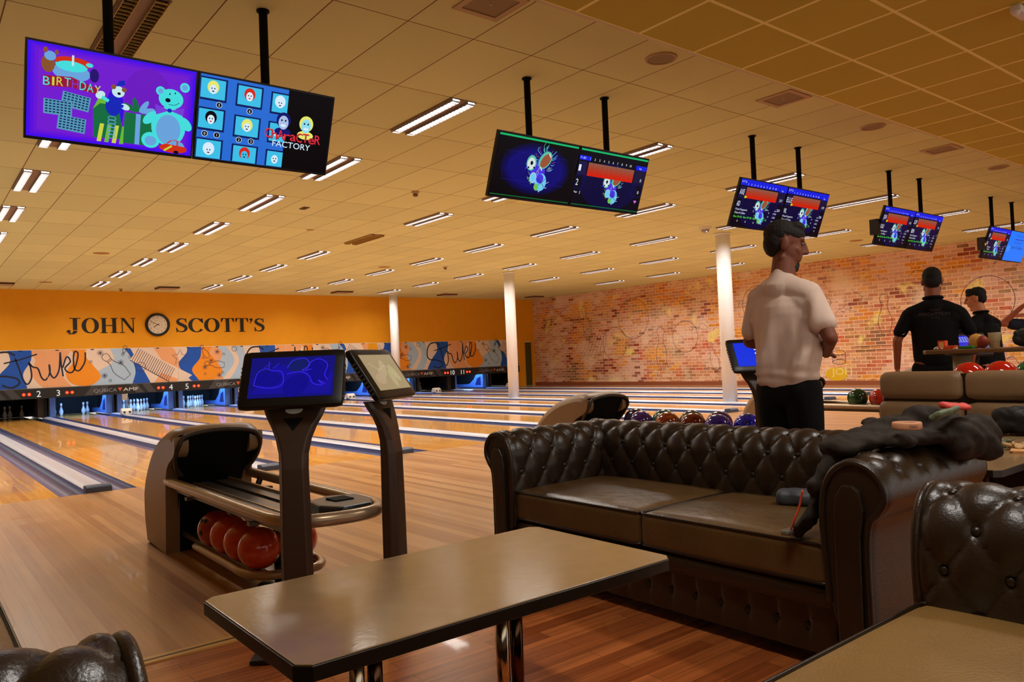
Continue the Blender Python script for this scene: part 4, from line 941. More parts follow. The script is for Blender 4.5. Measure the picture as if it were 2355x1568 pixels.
# ------------------------------------------------------------------ hanging monitors
def flame_balls(cv, cx, cy, s):
    """cluster of four sport balls in coloured flames"""
    g1, g2, wr = _glow((90, 200, 170), 0.9), _glow((120, 210, 90), 0.8), _glow((170, 90, 60), 0.8); cy_ = _glow((110, 200, 240), 1.0); vi = _glow((70, 50, 220), 1.0); wt = _glow((220, 235, 235), 0.9); bk = _glow((5, 8, 20), 0.3)
    rnd = random.Random(3)
    for i in range(60):
        bx, by, br = [(0.10, 0.17, 0.17), (-0.19, 0.10, 0.12), (-0.10, -0.14, 0.09), (0.08, -0.2, 0.14)][(0, 0, 1, 2, 0, 3)[i % 6]]
        a = rnd.uniform(0, 2 * PI); e = rnd.uniform(0.2, 0.55); x0, y0 = cx + (bx + br * 0.85 * math.cos(a)) * s, cy + (by + br * 0.85 * math.sin(a)) * s
        cv.line([(x0, y0), (x0 + br * s * e * (math.cos(a) - 0.3), y0 + br * s * e * (math.sin(a) + 0.2)), (x0 + br * s * e * 1.2 * (math.cos(a) + 0.1), y0 + br * s * e * 1.3 * (math.sin(a) + 0.5))], 0.007 * s, (g1, wr, vi, g2, cy_, wt)[i % 6], sm=3)
    cv.ell(cx - 0.02 * s, cy - 0.05 * s, 0.16 * s, 0.2 * s, vi); cv.layer()
    cv.ell(cx + 0.10 * s, cy + 0.18 * s, 0.17 * s, 0.12 * s, g1, rot=0.9); cv.layer(); cv.ell(cx + 0.11 * s, cy + 0.17 * s, 0.14 * s, 0.085 * s, wr, rot=0.9); cv.layer()
    cv.line([(cx + 0.02 * s, cy + 0.06 * s), (cx + 0.06 * s, cy + 0.0)], 0.022 * s, wt); cv.line([(cx + 0.16 * s, cy + 0.30 * s), (cx + 0.21 * s, cy + 0.24 * s)], 0.022 * s, wt)
    cv.ell(cx - 0.19 * s, cy + 0.10 * s, 0.105 * s, 0.13 * s, g1); cv.layer(); cv.ell(cx - 0.19 * s, cy + 0.09 * s, 0.085 * s, 0.10 * s, wt); cv.layer(); cv.ell(cx - 0.185 * s, cy + 0.10 * s, 0.034 * s, 0.04 * s, bk, 5)
    cv.ell(cx - 0.24 * s, cy + 0.02 * s, 0.02 * s, 0.02 * s, bk, 5); cv.ell(cx - 0.12 * s, cy + 0.03 * s, 0.02 * s, 0.02 * s, bk, 5)
    cv.ell(cx - 0.10 * s, cy - 0.14 * s, 0.075 * s, 0.09 * s, wt); cv.layer(); cv.ell(cx - 0.10 * s, cy - 0.14 * s, 0.065 * s, 0.08 * s, cy_)
    cv.ell(cx + 0.08 * s, cy - 0.2 * s, 0.125 * s, 0.15 * s, cy_); cv.layer(); cv.ell(cx + 0.05 * s, cy - 0.14 * s, 0.08 * s, 0.08 * s, vi); cv.layer()
    cv.line([(cx + 0.0 * s, cy - 0.28 * s), (cx + 0.10 * s, cy - 0.2 * s), (cx + 0.19 * s, cy - 0.12 * s)], 0.008 * s, bk, sm=4); cv.line([(cx - 0.02 * s, cy - 0.14 * s), (cx + 0.08 * s, cy - 0.19 * s), (cx + 0.18 * s, cy - 0.28 * s)], 0.008 * s, bk, sm=4)
    cv.ell(cx + 0.0 * s, cy - 0.29 * s, 0.05 * s, 0.06 * s, g2, rot=0.5)
def screen_balls(cv, W_, H_):
    cv.rect(0, 0, W_, H_, _glow((2, 2, 12), 0.6)); cv.layer()
    for i, c in enumerate(((2, 2, 60), (4, 4, 95), (8, 8, 120))): cv.ell(W_ * 0.5, H_ * 0.5, W_ * (0.43 - 0.04 * i), H_ * (0.42 - 0.05 * i), _glow(c, 0.8), 36); cv.layer()
    gr = _glow((20, 190, 110), 0.9); cv.rect(0.005, H_ - 0.022, W_ - 0.005, H_ - 0.006, gr); cv.rect(0.005, 0.008, W_ - 0.005, 0.016, _glow((10, 110, 50), 0.9))
    ln = _glow((40, 40, 170), 0.7); cv.line([(0.1 * W_, 0.28 * H_), (0.88 * W_, 0.28 * H_), (0.88 * W_, 0.74 * H_), (0.1 * W_, 0.74 * H_)], 0.002, ln, True); cv.layer()
    flame_balls(cv, W_ * 0.54, H_ * 0.50, H_ * 0.98)
def screen_score(n1, n2, green=False, league=True, page=False, tot=('', '')):
    def f(cv, W_, H_):
        wh = _glow((225, 230, 245), 1.0); bl = _glow((14, 30, 220), 1.0); dk = _glow((3, 3, 22), 0.7)
        cv.rect(0, 0, W_, H_, dk); cv.layer(); cv.ell(W_ * 0.5, H_ * 0.4, W_ * 0.42, H_ * 0.42, _glow((4, 4, 60), 0.8), 32)
        if league: cv.rect(0, H_ - 0.07, W_, H_, bl)
        cv.layer(); flame_balls(cv, W_ * 0.54, H_ * 0.40, H_ * 0.84); cv.layer()
        if green: gr = _glow((20, 190, 110), 0.9); cv.rect(0.005, H_ - 0.022, W_ - 0.005, H_ - 0.006, gr); cv.rect(0.005, 0.008, W_ - 0.005, 0.016, _glow((10, 110, 50), 0.9))
        yt = H_ - (0.11 if green else 0.07); 
        if green: cv.rect(0.0, yt - 0.0, 0.15, yt + 0.04, bl); cv.text('Fr.80', 0.012, yt + 0.01, 0.02, wh, width=0.07)
        else: cv.text('S 7 2', 0.01, yt + 0.03, 0.022, wh, width=0.09)
        for i in range(10): cv.text(str(i + 1), W_ * (0.15 + 0.066 * i), yt + 0.008, 0.022, wh, align='c')
        cv.rect(W_ * 0.83, yt - 0.01, W_ - 0.004, yt + 0.035, bl); cv.layer(); cv.text('Tot', W_ * 0.88, yt + 0.0, 0.018, wh)
        y1 = yt - 0.015; y0 = y1 - 0.125
        n = 6
        for i in range(n):
            f_ = i / (n - 1); cv.rect(W_ * 0.14, y1 - (i + 1) * 0.125 / n, W_ * 0.815, y1 - i * 0.125 / n, _glow((int(150 + 70 * f_), int(88 - 58 * f_), int(70 - 66 * f_)), 0.9))
        cv.layer()
        for i in range(1, 10): cv.rect(W_ * (0.14 + 0.0675 * i), y0, W_ * (0.14 + 0.0675 * i) + 0.0012, y1, _glow((90, 20, 5), 0.6))
        cv.rect(0.0, y0, W_ * 0.12, y1, _glow((30, 24, 80), 0.7)); cv.rect(W_ * 0.825, y0, W_ * 0.985, y1, _glow((30, 24, 70), 0.6))
        bx = _glow((30, 30, 200), 0.8); cv.line([(0.004, y0 - 0.01), (W_ * 0.12, y0 - 0.01), (W_ * 0.12, y0 - 0.13), (0.004, y0 - 0.13)], 0.002, bx, True); cv.line([(W_ * 0.84, y0 - 0.01), (W_ * 0.985, y0 - 0.01), (W_ * 0.985, y0 - 0.13), (W_ * 0.84, y0 - 0.13)], 0.002, bx, True)
        cv.layer(); cv.text(n1, 0.012, y0 + 0.035, 0.06, wh, width=0.030 * len(n1)); cv.text(n2, 0.012, y0 - 0.10, 0.06, wh, width=0.030 * len(n2))
        cv.text(tot[0] or '0', W_ * 0.95, y0 + 0.02, 0.03, wh, align='r'); cv.text(tot[1] or '0', W_ * 0.95, y0 - 0.1, 0.03, wh, align='r')
        if page: cv.text('Page', 0.012, y0 - 0.17, 0.016, wh); cv.text('1', 0.085, y0 - 0.18, 0.03, wh); cv.poly([(W_ * 0.9, y0 - 0.17), (W_ * 0.95, y0 - 0.17), (W_ * 0.925, y0 - 0.20)], _glow((230, 120, 230), 0.9))
        if league:
            ye = _glow((200, 220, 20), 1.0); cv.poly([(0.115, y0 + 0.012), (0.14, y0 + 0.032), (0.14, y0 + 0.02), (0.165, y0 + 0.02), (0.165, y0 + 0.004), (0.14, y0 + 0.004), (0.14, y0 - 0.008)], ye)
            cv.text('1Team Purgatorio', 0.01, 0.185, 0.022, wh, width=0.23); cv.text('2Team X-Calibur', 0.01, 0.145, 0.022, wh, width=0.21)
            cv.text('Ban 05-06  Ban 07-08  Ban 09-10  11-12', 0.01, 0.10, 0.022, _glow((90, 230, 60), 1.0), width=0.66)
            cv.text('0', W_ * 0.72, 0.19, 0.02, wh); cv.text('(+522)', W_ * 0.82, 0.19, 0.018, wh); cv.text('0', W_ * 0.72, 0.145, 0.02, wh); cv.text('(-522)', W_ * 0.82, 0.145, 0.018, wh)
            for i in range(4): cv.text('0', W_ * (0.10 + 0.17 * i), 0.05, 0.022, wh)
            cv.text('Score', W_ * 0.66, 0.225, 0.014, wh); cv.text('Diff', W_ * 0.84, 0.225, 0.014, wh); cv.text('Team', W_ * 0.36, 0.235, 0.014, wh); cv.text('3', W_ * 0.38, 0.185, 0.02, wh)
            cv.text('Average', W_ * 0.82, 0.10, 0.014, wh); cv.text('6', W_ * 0.86, 0.05, 0.022, wh)
    return f
def screen_blue(cv, W_, H_):
    cv.rect(0, 0, W_, H_, _glow((10, 120, 255), 1.0)); cv.layer(); c = _glow((10, 70, 200), 1.0)
    cv.text('Team X-Calibur', W_ * 0.22, H_ * 0.42, 0.055, _glow((8, 20, 90), 1.0), width=W_ * 0.6); cv.text('Winner', W_ * 0.3, H_ * 0.83, 0.04, c, width=W_ * 0.42)
    cv.text('10', W_ * 0.03, H_ * 0.3, 0.12, _glow((90, 170, 255), 1.0)); cv.rect(W_ * 0.3, H_ * 0.6, W_ * 0.7, H_ * 0.66, _glow((20, 100, 235), 1.0)); cv.rect(W_ * 0.3, H_ * 0.72, W_ * 0.75, H_ * 0.76, c)
def screen_party(cv, W_, H_):
    cols = [(70, 10, 250), (96, 14, 240), (112, 22, 228), (122, 30, 222)]
    for i, c in enumerate(cols): cv.rect(0.018 * i, 0.014 * i, W_ - 0.018 * i, H_ - 0.014 * i, _glow(c, 0.85)); cv.layer()
    cv.ell(W_ * 0.5, H_ * 0.42, 0.05, 0.13, _glow((50, 10, 230), 0.9)); cv.ell(W_ * 0.70, H_ * 0.62, 0.14, 0.17, _glow((112, 26, 200), 0.9)); cv.layer()
    cyn = _glow((70, 225, 225), 0.95); cy2 = _glow((110, 170, 230), 0.9); gn = _glow((20, 120, 70), 0.8); lg = _glow((110, 190, 60), 0.9); wh = _glow((200, 235, 240), 0.95); rd = _glow((215, 50, 20), 0.9); bk = _glow((8, 8, 50), 0.4); yl = _glow((210, 220, 70), 0.9); nb = _glow((20, 40, 190), 0.9); br = _glow((150, 90, 50), 0.8)
    # gift boxes
    cv.poly([(W_ * .38, .04), (W_ * .37, .22), (W_ * .40, .27), (W_ * .52, .26), (W_ * .56, .05)], gn); cv.layer()
    for i in range(4): cv.poly([(W_ * (.40 + .045 * i), .02), (W_ * (.425 + .045 * i), .02), (W_ * (.44 + .045 * i), .13), (W_ * (.415 + .045 * i), .13)], lg if i % 2 else yl)
    cv.poly([(W_ * .37, .21), (W_ * .40, .28), (W_ * .53, .28), (W_ * .51, .25), (W_ * .41, .25)], lg)
    cv.poly([(W_ * .56, .03), (W_ * .56, .22), (W_ * .75, .22), (W_ * .75, .03)], gn); cv.layer(); cv.rect(W_ * .63, .03, W_ * .66, .22, cy2)
    for a in (0.3, 1.0, 1.9, 2.7): cv.ell(W_ * .645 + .055 * math.cos(a), .235 + .04 * math.sin(a), .045, .016, cy2 if a < 1.5 else gn, rot=a)
    # jack in the box figure (generic bear in a patterned shirt)
    for i in range(6): cv.ring(W_ * .485, .06 + i * .022, .022, .004, cy2, ry=.012)
    cv.layer(); cv.ell(W_ * .49, .245, .045, .06, nb); cv.ell(W_ * .41, .30, .028, .022, wh, rot=.6); cv.ell(W_ * .56, .25, .028, .018, wh, rot=-.3); cv.line([(W_ * .46, .27), (W_ * .42, .29)], .02, cyn); cv.line([(W_ * .51, .26), (W_ * .55, .25)], .02, nb)
    cv.layer(); cv.ell(W_ * .515, .335, .036, .034, wh); cv.ell(W_ * .485, .36, .014, .014, br); cv.ell(W_ * .55, .352, .014, .014, br); cv.poly([(W_ * .50, .365), (W_ * .555, .38), (W_ * .55, .41), (W_ * .515, .40)], nb); cv.layer(); cv.ell(W_ * .52, .325, .010, .008, bk)
    # teddy bear
    cv.ell(W_ * .84, .17, .105, .125, cyn); cv.ell(W_ * .72, .21, .055, .028, cyn, rot=.8); cv.ell(W_ * .95, .20, .05, .03, cyn, rot=-.8); cv.ell(W_ * .73, .07, .055, .05, cyn); cv.layer()
    cv.ell(W_ * .84, .15, .075, .095, cy2); cv.ell(W_ * .73, .065, .035, .03, cy2); cv.ell(W_ * .845, .345, .075, .062, cyn); cv.ell(W_ * .775, .385, .028, .028, cyn); cv.ell(W_ * .93, .43, .030, .030, cyn); cv.layer()
    cv.ell(W_ * .775, .385, .016, .016, cy2); cv.ell(W_ * .93, .43, .018, .018, cy2); cv.ell(W_ * .825, .335, .016, .013, bk); cv.ell(W_ * .835, .375, .004, .006, bk); cv.ell(W_ * .87, .385, .004, .006, bk)
    cv.line([(W_ * .83, .31), (W_ * .87, .31), (W_ * .90, .33)], .003, bk, sm=3)
    pu = _glow((120, 60, 220), 0.95); cv.poly([(W_ * .84, .272), (W_ * .755, .235), (W_ * .745, .30)], pu); cv.poly([(W_ * .84, .272), (W_ * .93, .25), (W_ * .935, .30)], pu); cv.layer(); cv.ell(W_ * .84, .272, .015, .013, nb)
    # car
    cv.ell(W_ * .88, .035, .085, .03, rd); cv.ell(W_ * .89, .06, .05, .03, rd); cv.layer(); cv.poly([(W_ * .84, .06), (W_ * .87, .085), (W_ * .90, .085), (W_ * .90, .055)], cy2); cv.poly([(W_ * .91, .055), (W_ * .91, .085), (W_ * .94, .075), (W_ * .955, .052)], cy2); cv.line([(W_ * .82, .015), (W_ * .87, .05)], .012, yl); cv.ell(W_ * .90, .012, .016, .011, bk)
    # cake and lettering
    cv.ell(W_ * .24, .40, .10, .05, cy2); cv.ell(W_ * .24, .44, .085, .035, cyn); cv.ell(W_ * .25, .46, .10, .03, rd); cv.layer(); cv.ell(W_ * .24, .435, .08, .030, cyn); cv.rect(W_ * .24, .44, W_ * .252, .50, wh)
    cv.ell(W_ * .11, .43, .035, .05, br); cv.ell(W_ * .12, .475, .03, .027, cy2); cv.ell(W_ * .095, .505, .012, .016, br); cv.ell(W_ * .155, .50, .010, .014, br); cv.ell(W_ * .37, .405, .025, .04, _glow((40, 20, 120), .8)); cv.ell(W_ * .34, .46, .02, .012, cyn)
    cv.layer(); cv.poly([(W_ * .08, .36), (W_ * .24, .375), (W_ * .40, .33), (W_ * .38, .30), (W_ * .24, .315), (W_ * .10, .30)], _glow((160, 20, 60), .9)); cv.layer()
    for i, ch in enumerate('BIRTHDAY'): cv.text(ch, W_ * (.085 + .043 * i + (0.006 if i == 1 else -0.012 if i > 1 else 0)), .318 - .004 * abs(i - 3), .05, (cyn, yl, yl, cyn, pu, cyn, cyn, yl)[i], width=.034 if ch != 'I' else .012)
    # note cards
    cd = _glow((90, 160, 190), 0.9); ink = _glow((10, 40, 110), 0.7)
    for (cx, cy, r) in ((.27 * W_, .235, -.12), (.17 * W_, .185, 0.0), (.25 * W_, .10, -.08)):
        c, q = math.cos(r), math.sin(r); f = lambda a, e: (cx + a * c - e * q, cy + a * q + e * c)
        cv.poly([f(-.075, -.042), f(.075, -.042), f(.075, .045), f(-.075, .045)], cd); cv.layer()
        for i in range(5):
            for j in range(7): x_, y_ = -.066 + j * .02, -.032 + i * .016; cv.poly([f(x_, y_), f(x_ + .013, y_), f(x_ + .013, y_ + .008), f(x_, y_ + .008)], ink)
        cv.layer()
def screen_factory(cv, W_, H_):
    cv.rect(0, 0, W_, H_, _glow((2, 2, 10), 0.5)); cv.layer(); cv.rect(0, 0, W_ * .64, H_, _glow((40, 110, 215), 0.95)); cv.layer()
    dk = _glow((4, 30, 100), 0.8); cyn = _glow((60, 190, 230), 1.0); wh = _glow((215, 235, 250), 1.0); yl = _glow((230, 230, 110), 1.0); rd = _glow((210, 40, 30), 1.0); bk = _glow((4, 4, 20), .4)
    cells = [(.09, .455), (.35, .45), (.58, .44), (.09, .26), (.35, .245), (.58, .24), (.09, .06), (.35, .05), (.58, .045)]
    for i, (cx, cy) in enumerate(cells):
        w_ = .085 * W_ if i % 3 < 2 else .06 * W_; x = cx * W_; x0, x1, y0, y1 = max(0.002, x - w_), min(W_ * .64, x + w_), max(.004, cy - .062), min(H_ - .003, cy + .062)
        cv.layer(8); cv.rect(max(0.001, x0 - .012), max(.002, y0 - .014), min(W_ * .64, x1 + .012), min(H_ - .002, y1 + .01), dk); cv.layer(9); cv.rect(x0, y0, x1, y1, cyn)
        hair = (yl, rd, wh, bk, yl, cyn, wh, rd, cyn)[i]; cv.layer(10); cy2 = min(y1 - .045, max(cy, y0 + .03)) if i < 6 else y0 + .05
        cv.ell(x, cy2 + .012, .038, .042, hair); cv.layer(11); cv.ell(x, cy2 - .002, .024, .030, wh if i != 7 else cyn); cv.layer(12); cv.ell(x - .009, cy2 + .004, .004, .005, bk); cv.ell(x + .009, cy2 + .004, .004, .005, bk); cv.ell(x, cy2 - .014, .008, .004, rd if i in (1, 3) else bk)
    cv.layer(13)
    for n_, cx, cy in (('5', .13, .352), ('6', .35, .345), ('0', .045, .155), ('1', .13, .155), ('2', .29, .145), ('3', .38, .145)):
        cv.ell(cx * W_ + .008, cy + .007, .020, .020, wh, 18); cv.layer(14); cv.ell(cx * W_ + .008, cy + .007, .017, .017, bk, 18); cv.layer(15); cv.text(n_, cx * W_ + .008, cy - .002, .018, wh, align='c'); cv.layer(13)
    # two generic smiling heads
    for cx, h1, sk in ((.62, _glow((10, 20, 110), .9), _glow((170, 190, 230), 1.0)), (.80, yl, _glow((140, 220, 240), 1.0))):
        cv.layer(16); x = cx * W_; cv.ell(x, .33, .052, .055, h1); cv.ell(x, .25, .06, .03, h1); cv.layer(17); cv.ell(x, .315, .036, .048, sk); cv.layer(18); cv.ell(x - .014, .33, .006, .007, bk); cv.ell(x + .014, .33, .006, .007, bk); cv.ell(x, .295, .02, .010, wh)
    cv.layer(19); pk = _glow((225, 50, 60), 1.0); dr = _glow((120, 10, 40), .8)
    for i, ch in enumerate('ChAraCTeR'):
        cv.layer(19); cv.text(ch, W_ * (.484 + .0495 * i) + .003, .195 - .003 * (i % 2), .066, dr, width=.046); cv.layer(20); cv.text(ch, W_ * (.484 + .0495 * i), .2 - .003 * (i % 2), .064, pk, width=.043)
    cv.layer(20); cv.text('FACTORY', W_ * .55, .145, .042, wh, width=W_ * .30)
def monitor(cx, label, scrA, scrB, boxed=False, single=None):
    t = thing('hanging_monitors', label, 'monitor', (cx, 5.1, 3.12), 0, 'hanging scoring monitors')
    tilt = math.atan2(0.21, 0.545); R = Matrix.Rotation(tilt, 3, 'X')          # top edge leans to the players
    hh, ww = 0.575, 0.965
    top = Vector((0, 0, 0))
    for sgn, scr in ((-1, scrA), (1, scrB)):
        ux = Vector((1, 0, 0)); dn = Vector((0, 0.21, -0.545)).normalized(); nn = ux.cross(-dn); back = -nn
        c = top + ux * (sgn * ww / 2) + dn * hh / 2
        b = MB()
        Rm = Matrix((ux, back, -dn)).transposed()
        b.rbox(c + back * 0.02, (ww - 0.004, 0.04, hh), 0.006, M_black, 3, R=Rm)
        b.box(c + back * 0.055, (ww * 0.6, 0.04, hh * 0.6), M_black, Rm); hs = b.build('screen_housing', t)
        b = MB(); x0 = sgn * ww / 2 - ww / 2 + 0.014; W_ = ww - 0.028; H_ = hh - 0.034
        cv = Canvas(b, top + ux * x0 + dn * (hh - 0.020) + nn * 0.0012, ux, -dn, 0.00035); scr(cv, W_, H_); b.build('display', hs)
    for sgn in (-1, 1):
        b = MB(); b.cyl((sgn * 0.5, 0.15, -0.22), (sgn * 0.5, 0.15, H - 3.12), 0.03, 0.03, M_matt, 20); b.lathe([(0.03, 0.0), (0.045, 0.0), (0.045, 0.01)], M_matt, (sgn * 0.5, 0.15, H - 3.12 - 0.011)); b.build('pole', t)
    b = MB(); b.b2(-0.7, 0.7, 0.14, 0.19, -0.26, -0.2, M_black); b.build('mounting_bar', t)
    if boxed:
        b = MB(); b.b2(-1.03, -0.95, 0.10, 0.22, -0.40, -0.18, M_black); b.b2(-0.97, -0.9, 0.14, 0.18, -0.3, -0.26, M_black)
        if boxed == 2: b.b2(-1.02, -0.99, 0.096, 0.1, -0.33, -0.29, _glow((255, 140, 20), 1.2))
        b.build('side_box', t)
    return t
monitor(1.56, 'pair of hanging screens at top left showing a birthday cartoon and character faces', screen_party, screen_factory)
monitor(5.00, 'pair of hanging screens with green edge lines and flaming sport balls', screen_balls, screen_score('1', '2', True, False, True))
monitor(8.50, 'pair of hanging score screens directly above the man in the white shirt', screen_score('AXE', 'AD', tot=('217', '224')), screen_score('ELLE', 'WL', tot=('179', '226')))
monitor(11.95, 'pair of hanging score screens with a small side box, right of the white-shirt man', screen_score('JOH', 'LIU', tot=('192', '193')), screen_score('LOP', 'BEN', tot=('22', '1')), 1)
monitor(15.80, 'pair of hanging screens at far right, one plain bright blue', screen_score('ER', 'AU', tot=('22', '4')), screen_blue, 2)

# ------------------------------------------------------------------ chesterfield sofas
_PR = [(0.0, 0.27), (-0.005, 0.38), (-0.012, 0.50), (-0.012, 0.60), (0.0, 0.68), (0.035, 0.745), (0.09, 0.775), (0.15, 0.765), (0.195, 0.72), (0.205, 0.66), (0.18, 0.61), (0.15, 0.57), (0.14, 0.45), (0.14, 0.25), (0.14, 0.06)]
PROF = [(n_, z_ * 0.972 if z_ > 0.55 else z_) for n_, z_ in _PR]
def profile_pts(n=7):
    sp = spline(PROF, n); L = [0]
    for i in range(1, len(sp)): L.append(L[-1] + math.hypot(sp[i][0] - sp[i - 1][0], sp[i][1] - sp[i - 1][1]))
    return sp, L
SP, SL = profile_pts()
def prof_at(s):
    s = max(0, min(SL[-1] - 1e-6, s)); i = 0
    while SL[i + 1] < s: i += 1
    f = (s - SL[i]) / (SL[i + 1] - SL[i]); a, c = SP[i], SP[i + 1]
    dx, dz = c[0] - a[0], c[1] - a[1]; l = math.hypot(dx, dz)
    return (a[0] + dx * f, a[1] + dz * f, -dz / l, dx / l)        # position, outward normal (towards the seat, then up)
TP, TQ = 0.155, 0.112
SEND = 0.62                          # tufting ends over the top of the roll
def tuft(t, s, s0):
    a = t / TP - (s - s0) / (2 * TQ); c = t / TP + (s - s0) / (2 * TQ)
    p = (abs(math.sin(PI * a)) * abs(math.sin(PI * c))) ** 0.45 * 0.023
    da = abs(a - round(a)); dc = abs(c - round(c))
    p -= 0.014 * math.exp(-((da * da + dc * dc) / 0.012))
    f = 1 if s < SEND else max(0, 1 - (s - SEND) / 0.06)
    return p * f + (1 - f) * 0.012
def tufted(fn, L, m, parent, name, s0=0.06, t0=0.0, ns=150, nt_=None, wrinkle=0):
    """fn(t, n_off, z_off, nx, nz)->3d; n along outward-of-sofa axis"""
    nt_ = nt_ or int(L / 0.0105)
    b = MB(); vs = []
    for i in range(nt_ + 1):
        t = L * i / nt_
        for j in range(ns + 1):
            s = SL[-1] * j / ns; px, pz, nx, nz = prof_at(s); h = tuft(t + t0, s, s0)
            e = max(0.0, min(t, L - t))
            if e < 0.03: h *= (e / 0.03) ** 0.5
            vs.append(fn(t, px + nx * h, pz + nz * h))
    fs = [(i * (ns + 1) + j, (i + 1) * (ns + 1) + j, (i + 1) * (ns + 1) + j + 1, i * (ns + 1) + j + 1) for i in range(nt_) for j in range(ns)]
    b.add(vs, fs, m, True); return b.build(name, parent)
_btn = None
def put_buttons(fn, L, parent, s0=0.06, t0=0.0, lo=0.08, rows=range(0, 6)):
    global _btn
    if _btn is None:
        b = MB(); b.sphere((0, 0, 0), 0.0135, M_button, 12, (1, 1, 0.62)); _btn = b.build('button'); me = _btn.data; bpy.data.objects.remove(_btn); _btn = me
    for j in rows:
        s = s0 + j * TQ
        if s < 0.05 or s > SEND: continue
        px, pz, nx, nz = prof_at(s); i0 = int((t0) / TP) - 2
        for i in range(i0, i0 + int(L / TP) + 6):
            t = (i + (j % 2) / 2) * TP - t0
            if t < 0.06 or t > L - 0.05: continue
            o = bpy.data.objects.new('button', _btn); COL.objects.link(o); o.parent = parent
            p = Vector(fn(t, px + nx * -0.003, pz + nz * -0.003)); q = Vector(fn(t, px + nx * 0.1, pz + nz * 0.1)) - p
            o.location = p; o.rotation_mode = 'QUATERNION'; o.rotation_quaternion = q.to_track_quat('Z', 'Y')
def sofa(loc, rz, L, label, ncush=2, D=0.92, detail=True, seatm=None):
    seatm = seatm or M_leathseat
    t = thing('chesterfield_sofa', label, 'sofa', loc, rz, 'chesterfield sofas')
    AW = 0.20; bk = D / 2 - 0.205             # inner face of back
    xi = L / 2 - AW
    fb = lambda q, n, z: (-L / 2 + 0.02 + q, bk + n, z)
    o = tufted(fb, L - 0.04, M_leather, t, 'backrest', t0=0.05); put_buttons(fb, L - 0.04, o, t0=0.05)
    for sg in (-1, 1):
        fa = (lambda q, n, z, sg=sg: (sg * (xi + n), -D / 2 + 0.03 + q, z)) if sg > 0 else (lambda q, n, z, sg=sg: (sg * (xi + n), -D / 2 + 0.03 + q, z))
        LA = D - 0.08
        o = tufted(fa, LA, M_leather, t, 'armrest', t0=0.09); put_buttons(fa, LA, o, t0=0.09)
        # front facing of the arm: swollen scroll plus a raised narrow panel
        b = MB(); pr = [(p[0] + 0.0, p[1]) for p in SP]
        yF = -D / 2 + 0.03
        b.prism(pr + [(0.07, 0.05)], lambda n, z: (sg * (xi + n), yF - 0.004, z), lambda n, z: (sg * (xi + n), yF + 0.02, z), M_leather)
        b.tube([(sg * (xi + n * 1.0), yF - 0.004, z) for n, z in pr], 0.013, M_leather, 8)
        panel = [(0.035, 0.06), (0.035, 0.58), (0.045, 0.64), (0.07, 0.68), (0.105, 0.68), (0.13, 0.66), (0.14, 0.60), (0.125, 0.5), (0.12, 0.06)]
        b.prism(panel, lambda n, z: (sg * (xi + n), yF - 0.024, z), lambda n, z: (sg * (xi + n), yF, z), M_leather)
        b.build('arm_front', t, bevel=0.006)
    # outer back panel
    b = MB(); b.b2(-L / 2 + 0.02, L / 2 - 0.02, D / 2 - 0.075, D / 2 - 0.06, 0.06, 0.6, M_leather); b.b2(-xi, xi, bk, bk + 0.08, 0.06, 0.4, M_leather); b.build('back_panel', t)
    # seat frame rail and buttoned apron
    b = MB(); b.rbox((0, -D / 2 + 0.10 + 0.12, 0.265), (2 * xi - 0.002, 0.36, 0.085), 0.03, M_leather, 8); b.b2(-xi, xi, -D / 2 + 0.2, bk, 0.10, 0.30, M_leather); b.build('seat_rail', t)
    b = MB(); Wd = 2 * xi; npl = int(Wd / 0.125)
    def ap(u, v):
        x = -Wd / 2 + u * Wd; z = 0.055 + v * 0.175; ph = u * npl; c = abs(math.sin(PI * ph)) ** 0.5 * 0.012
        if v < 0.45: c = c * (0.3 + v) + 0.004
        fr = ph - round(ph); c -= 0.010 * math.exp(-(fr * fr) / 0.01 - ((v - 0.5) ** 2) / 0.02)
        return (x, -D / 2 + 0.085 - c + 0.0, z)
    b.grid(ap, npl * 10, 14, M_leather); o = b.build('apron', t)
    for i in range(1, npl):
        q = bpy.data.objects.new('button', _btn); COL.objects.link(q); q.parent = o; q.location = (-Wd / 2 + i * Wd / npl, -D / 2 + 0.088, 0.055 + 0.0875); q.rotation_euler = (PI / 2, 0, 0)
    # cushions
    cw = (2 * xi - 0.01) / ncush; cd = bk + D / 2 - 0.04
    for i in range(ncush):
        cx = -xi + 0.005 + cw * (i + 0.5)
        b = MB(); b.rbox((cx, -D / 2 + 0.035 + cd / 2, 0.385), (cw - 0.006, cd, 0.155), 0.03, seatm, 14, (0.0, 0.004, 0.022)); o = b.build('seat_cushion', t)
        b = MB()
        for zz in (0.462, 0.318):
            y0, y1 = -D / 2 + 0.036, -D / 2 + 0.035 + cd; x0, x1 = cx - cw / 2 + 0.004, cx + cw / 2 - 0.004; rr = 0.03
            path = []
            for (ccx, ccy, a0) in ((x1 - rr, y0 + rr, -90), (x1 - rr, y1 - rr, 0), (x0 + rr, y1 - rr, 90), (x0 + rr, y0 + rr, 180)):
                for k in range(5): a = math.radians(a0 + 22.5 * k); path.append((ccx + rr * math.cos(a), ccy + rr * math.sin(a), zz - (0.004 if zz > 0.4 else -0.004)))
            b.tube(path, 0.0055, M_button, 8, closed=True)
        b.build('piping', o)
    for sx in (-1, 1):
        for sy in (-1, 1):
            b = MB(); b.lathe([(0.001, 0), (0.022, 0.0), (0.032, 0.03), (0.03, 0.065), (0.001, 0.065)], M_edge, (sx * (L / 2 - 0.1), sy * (D / 2 - 0.13), 0)); b.build('foot', t)
    return t
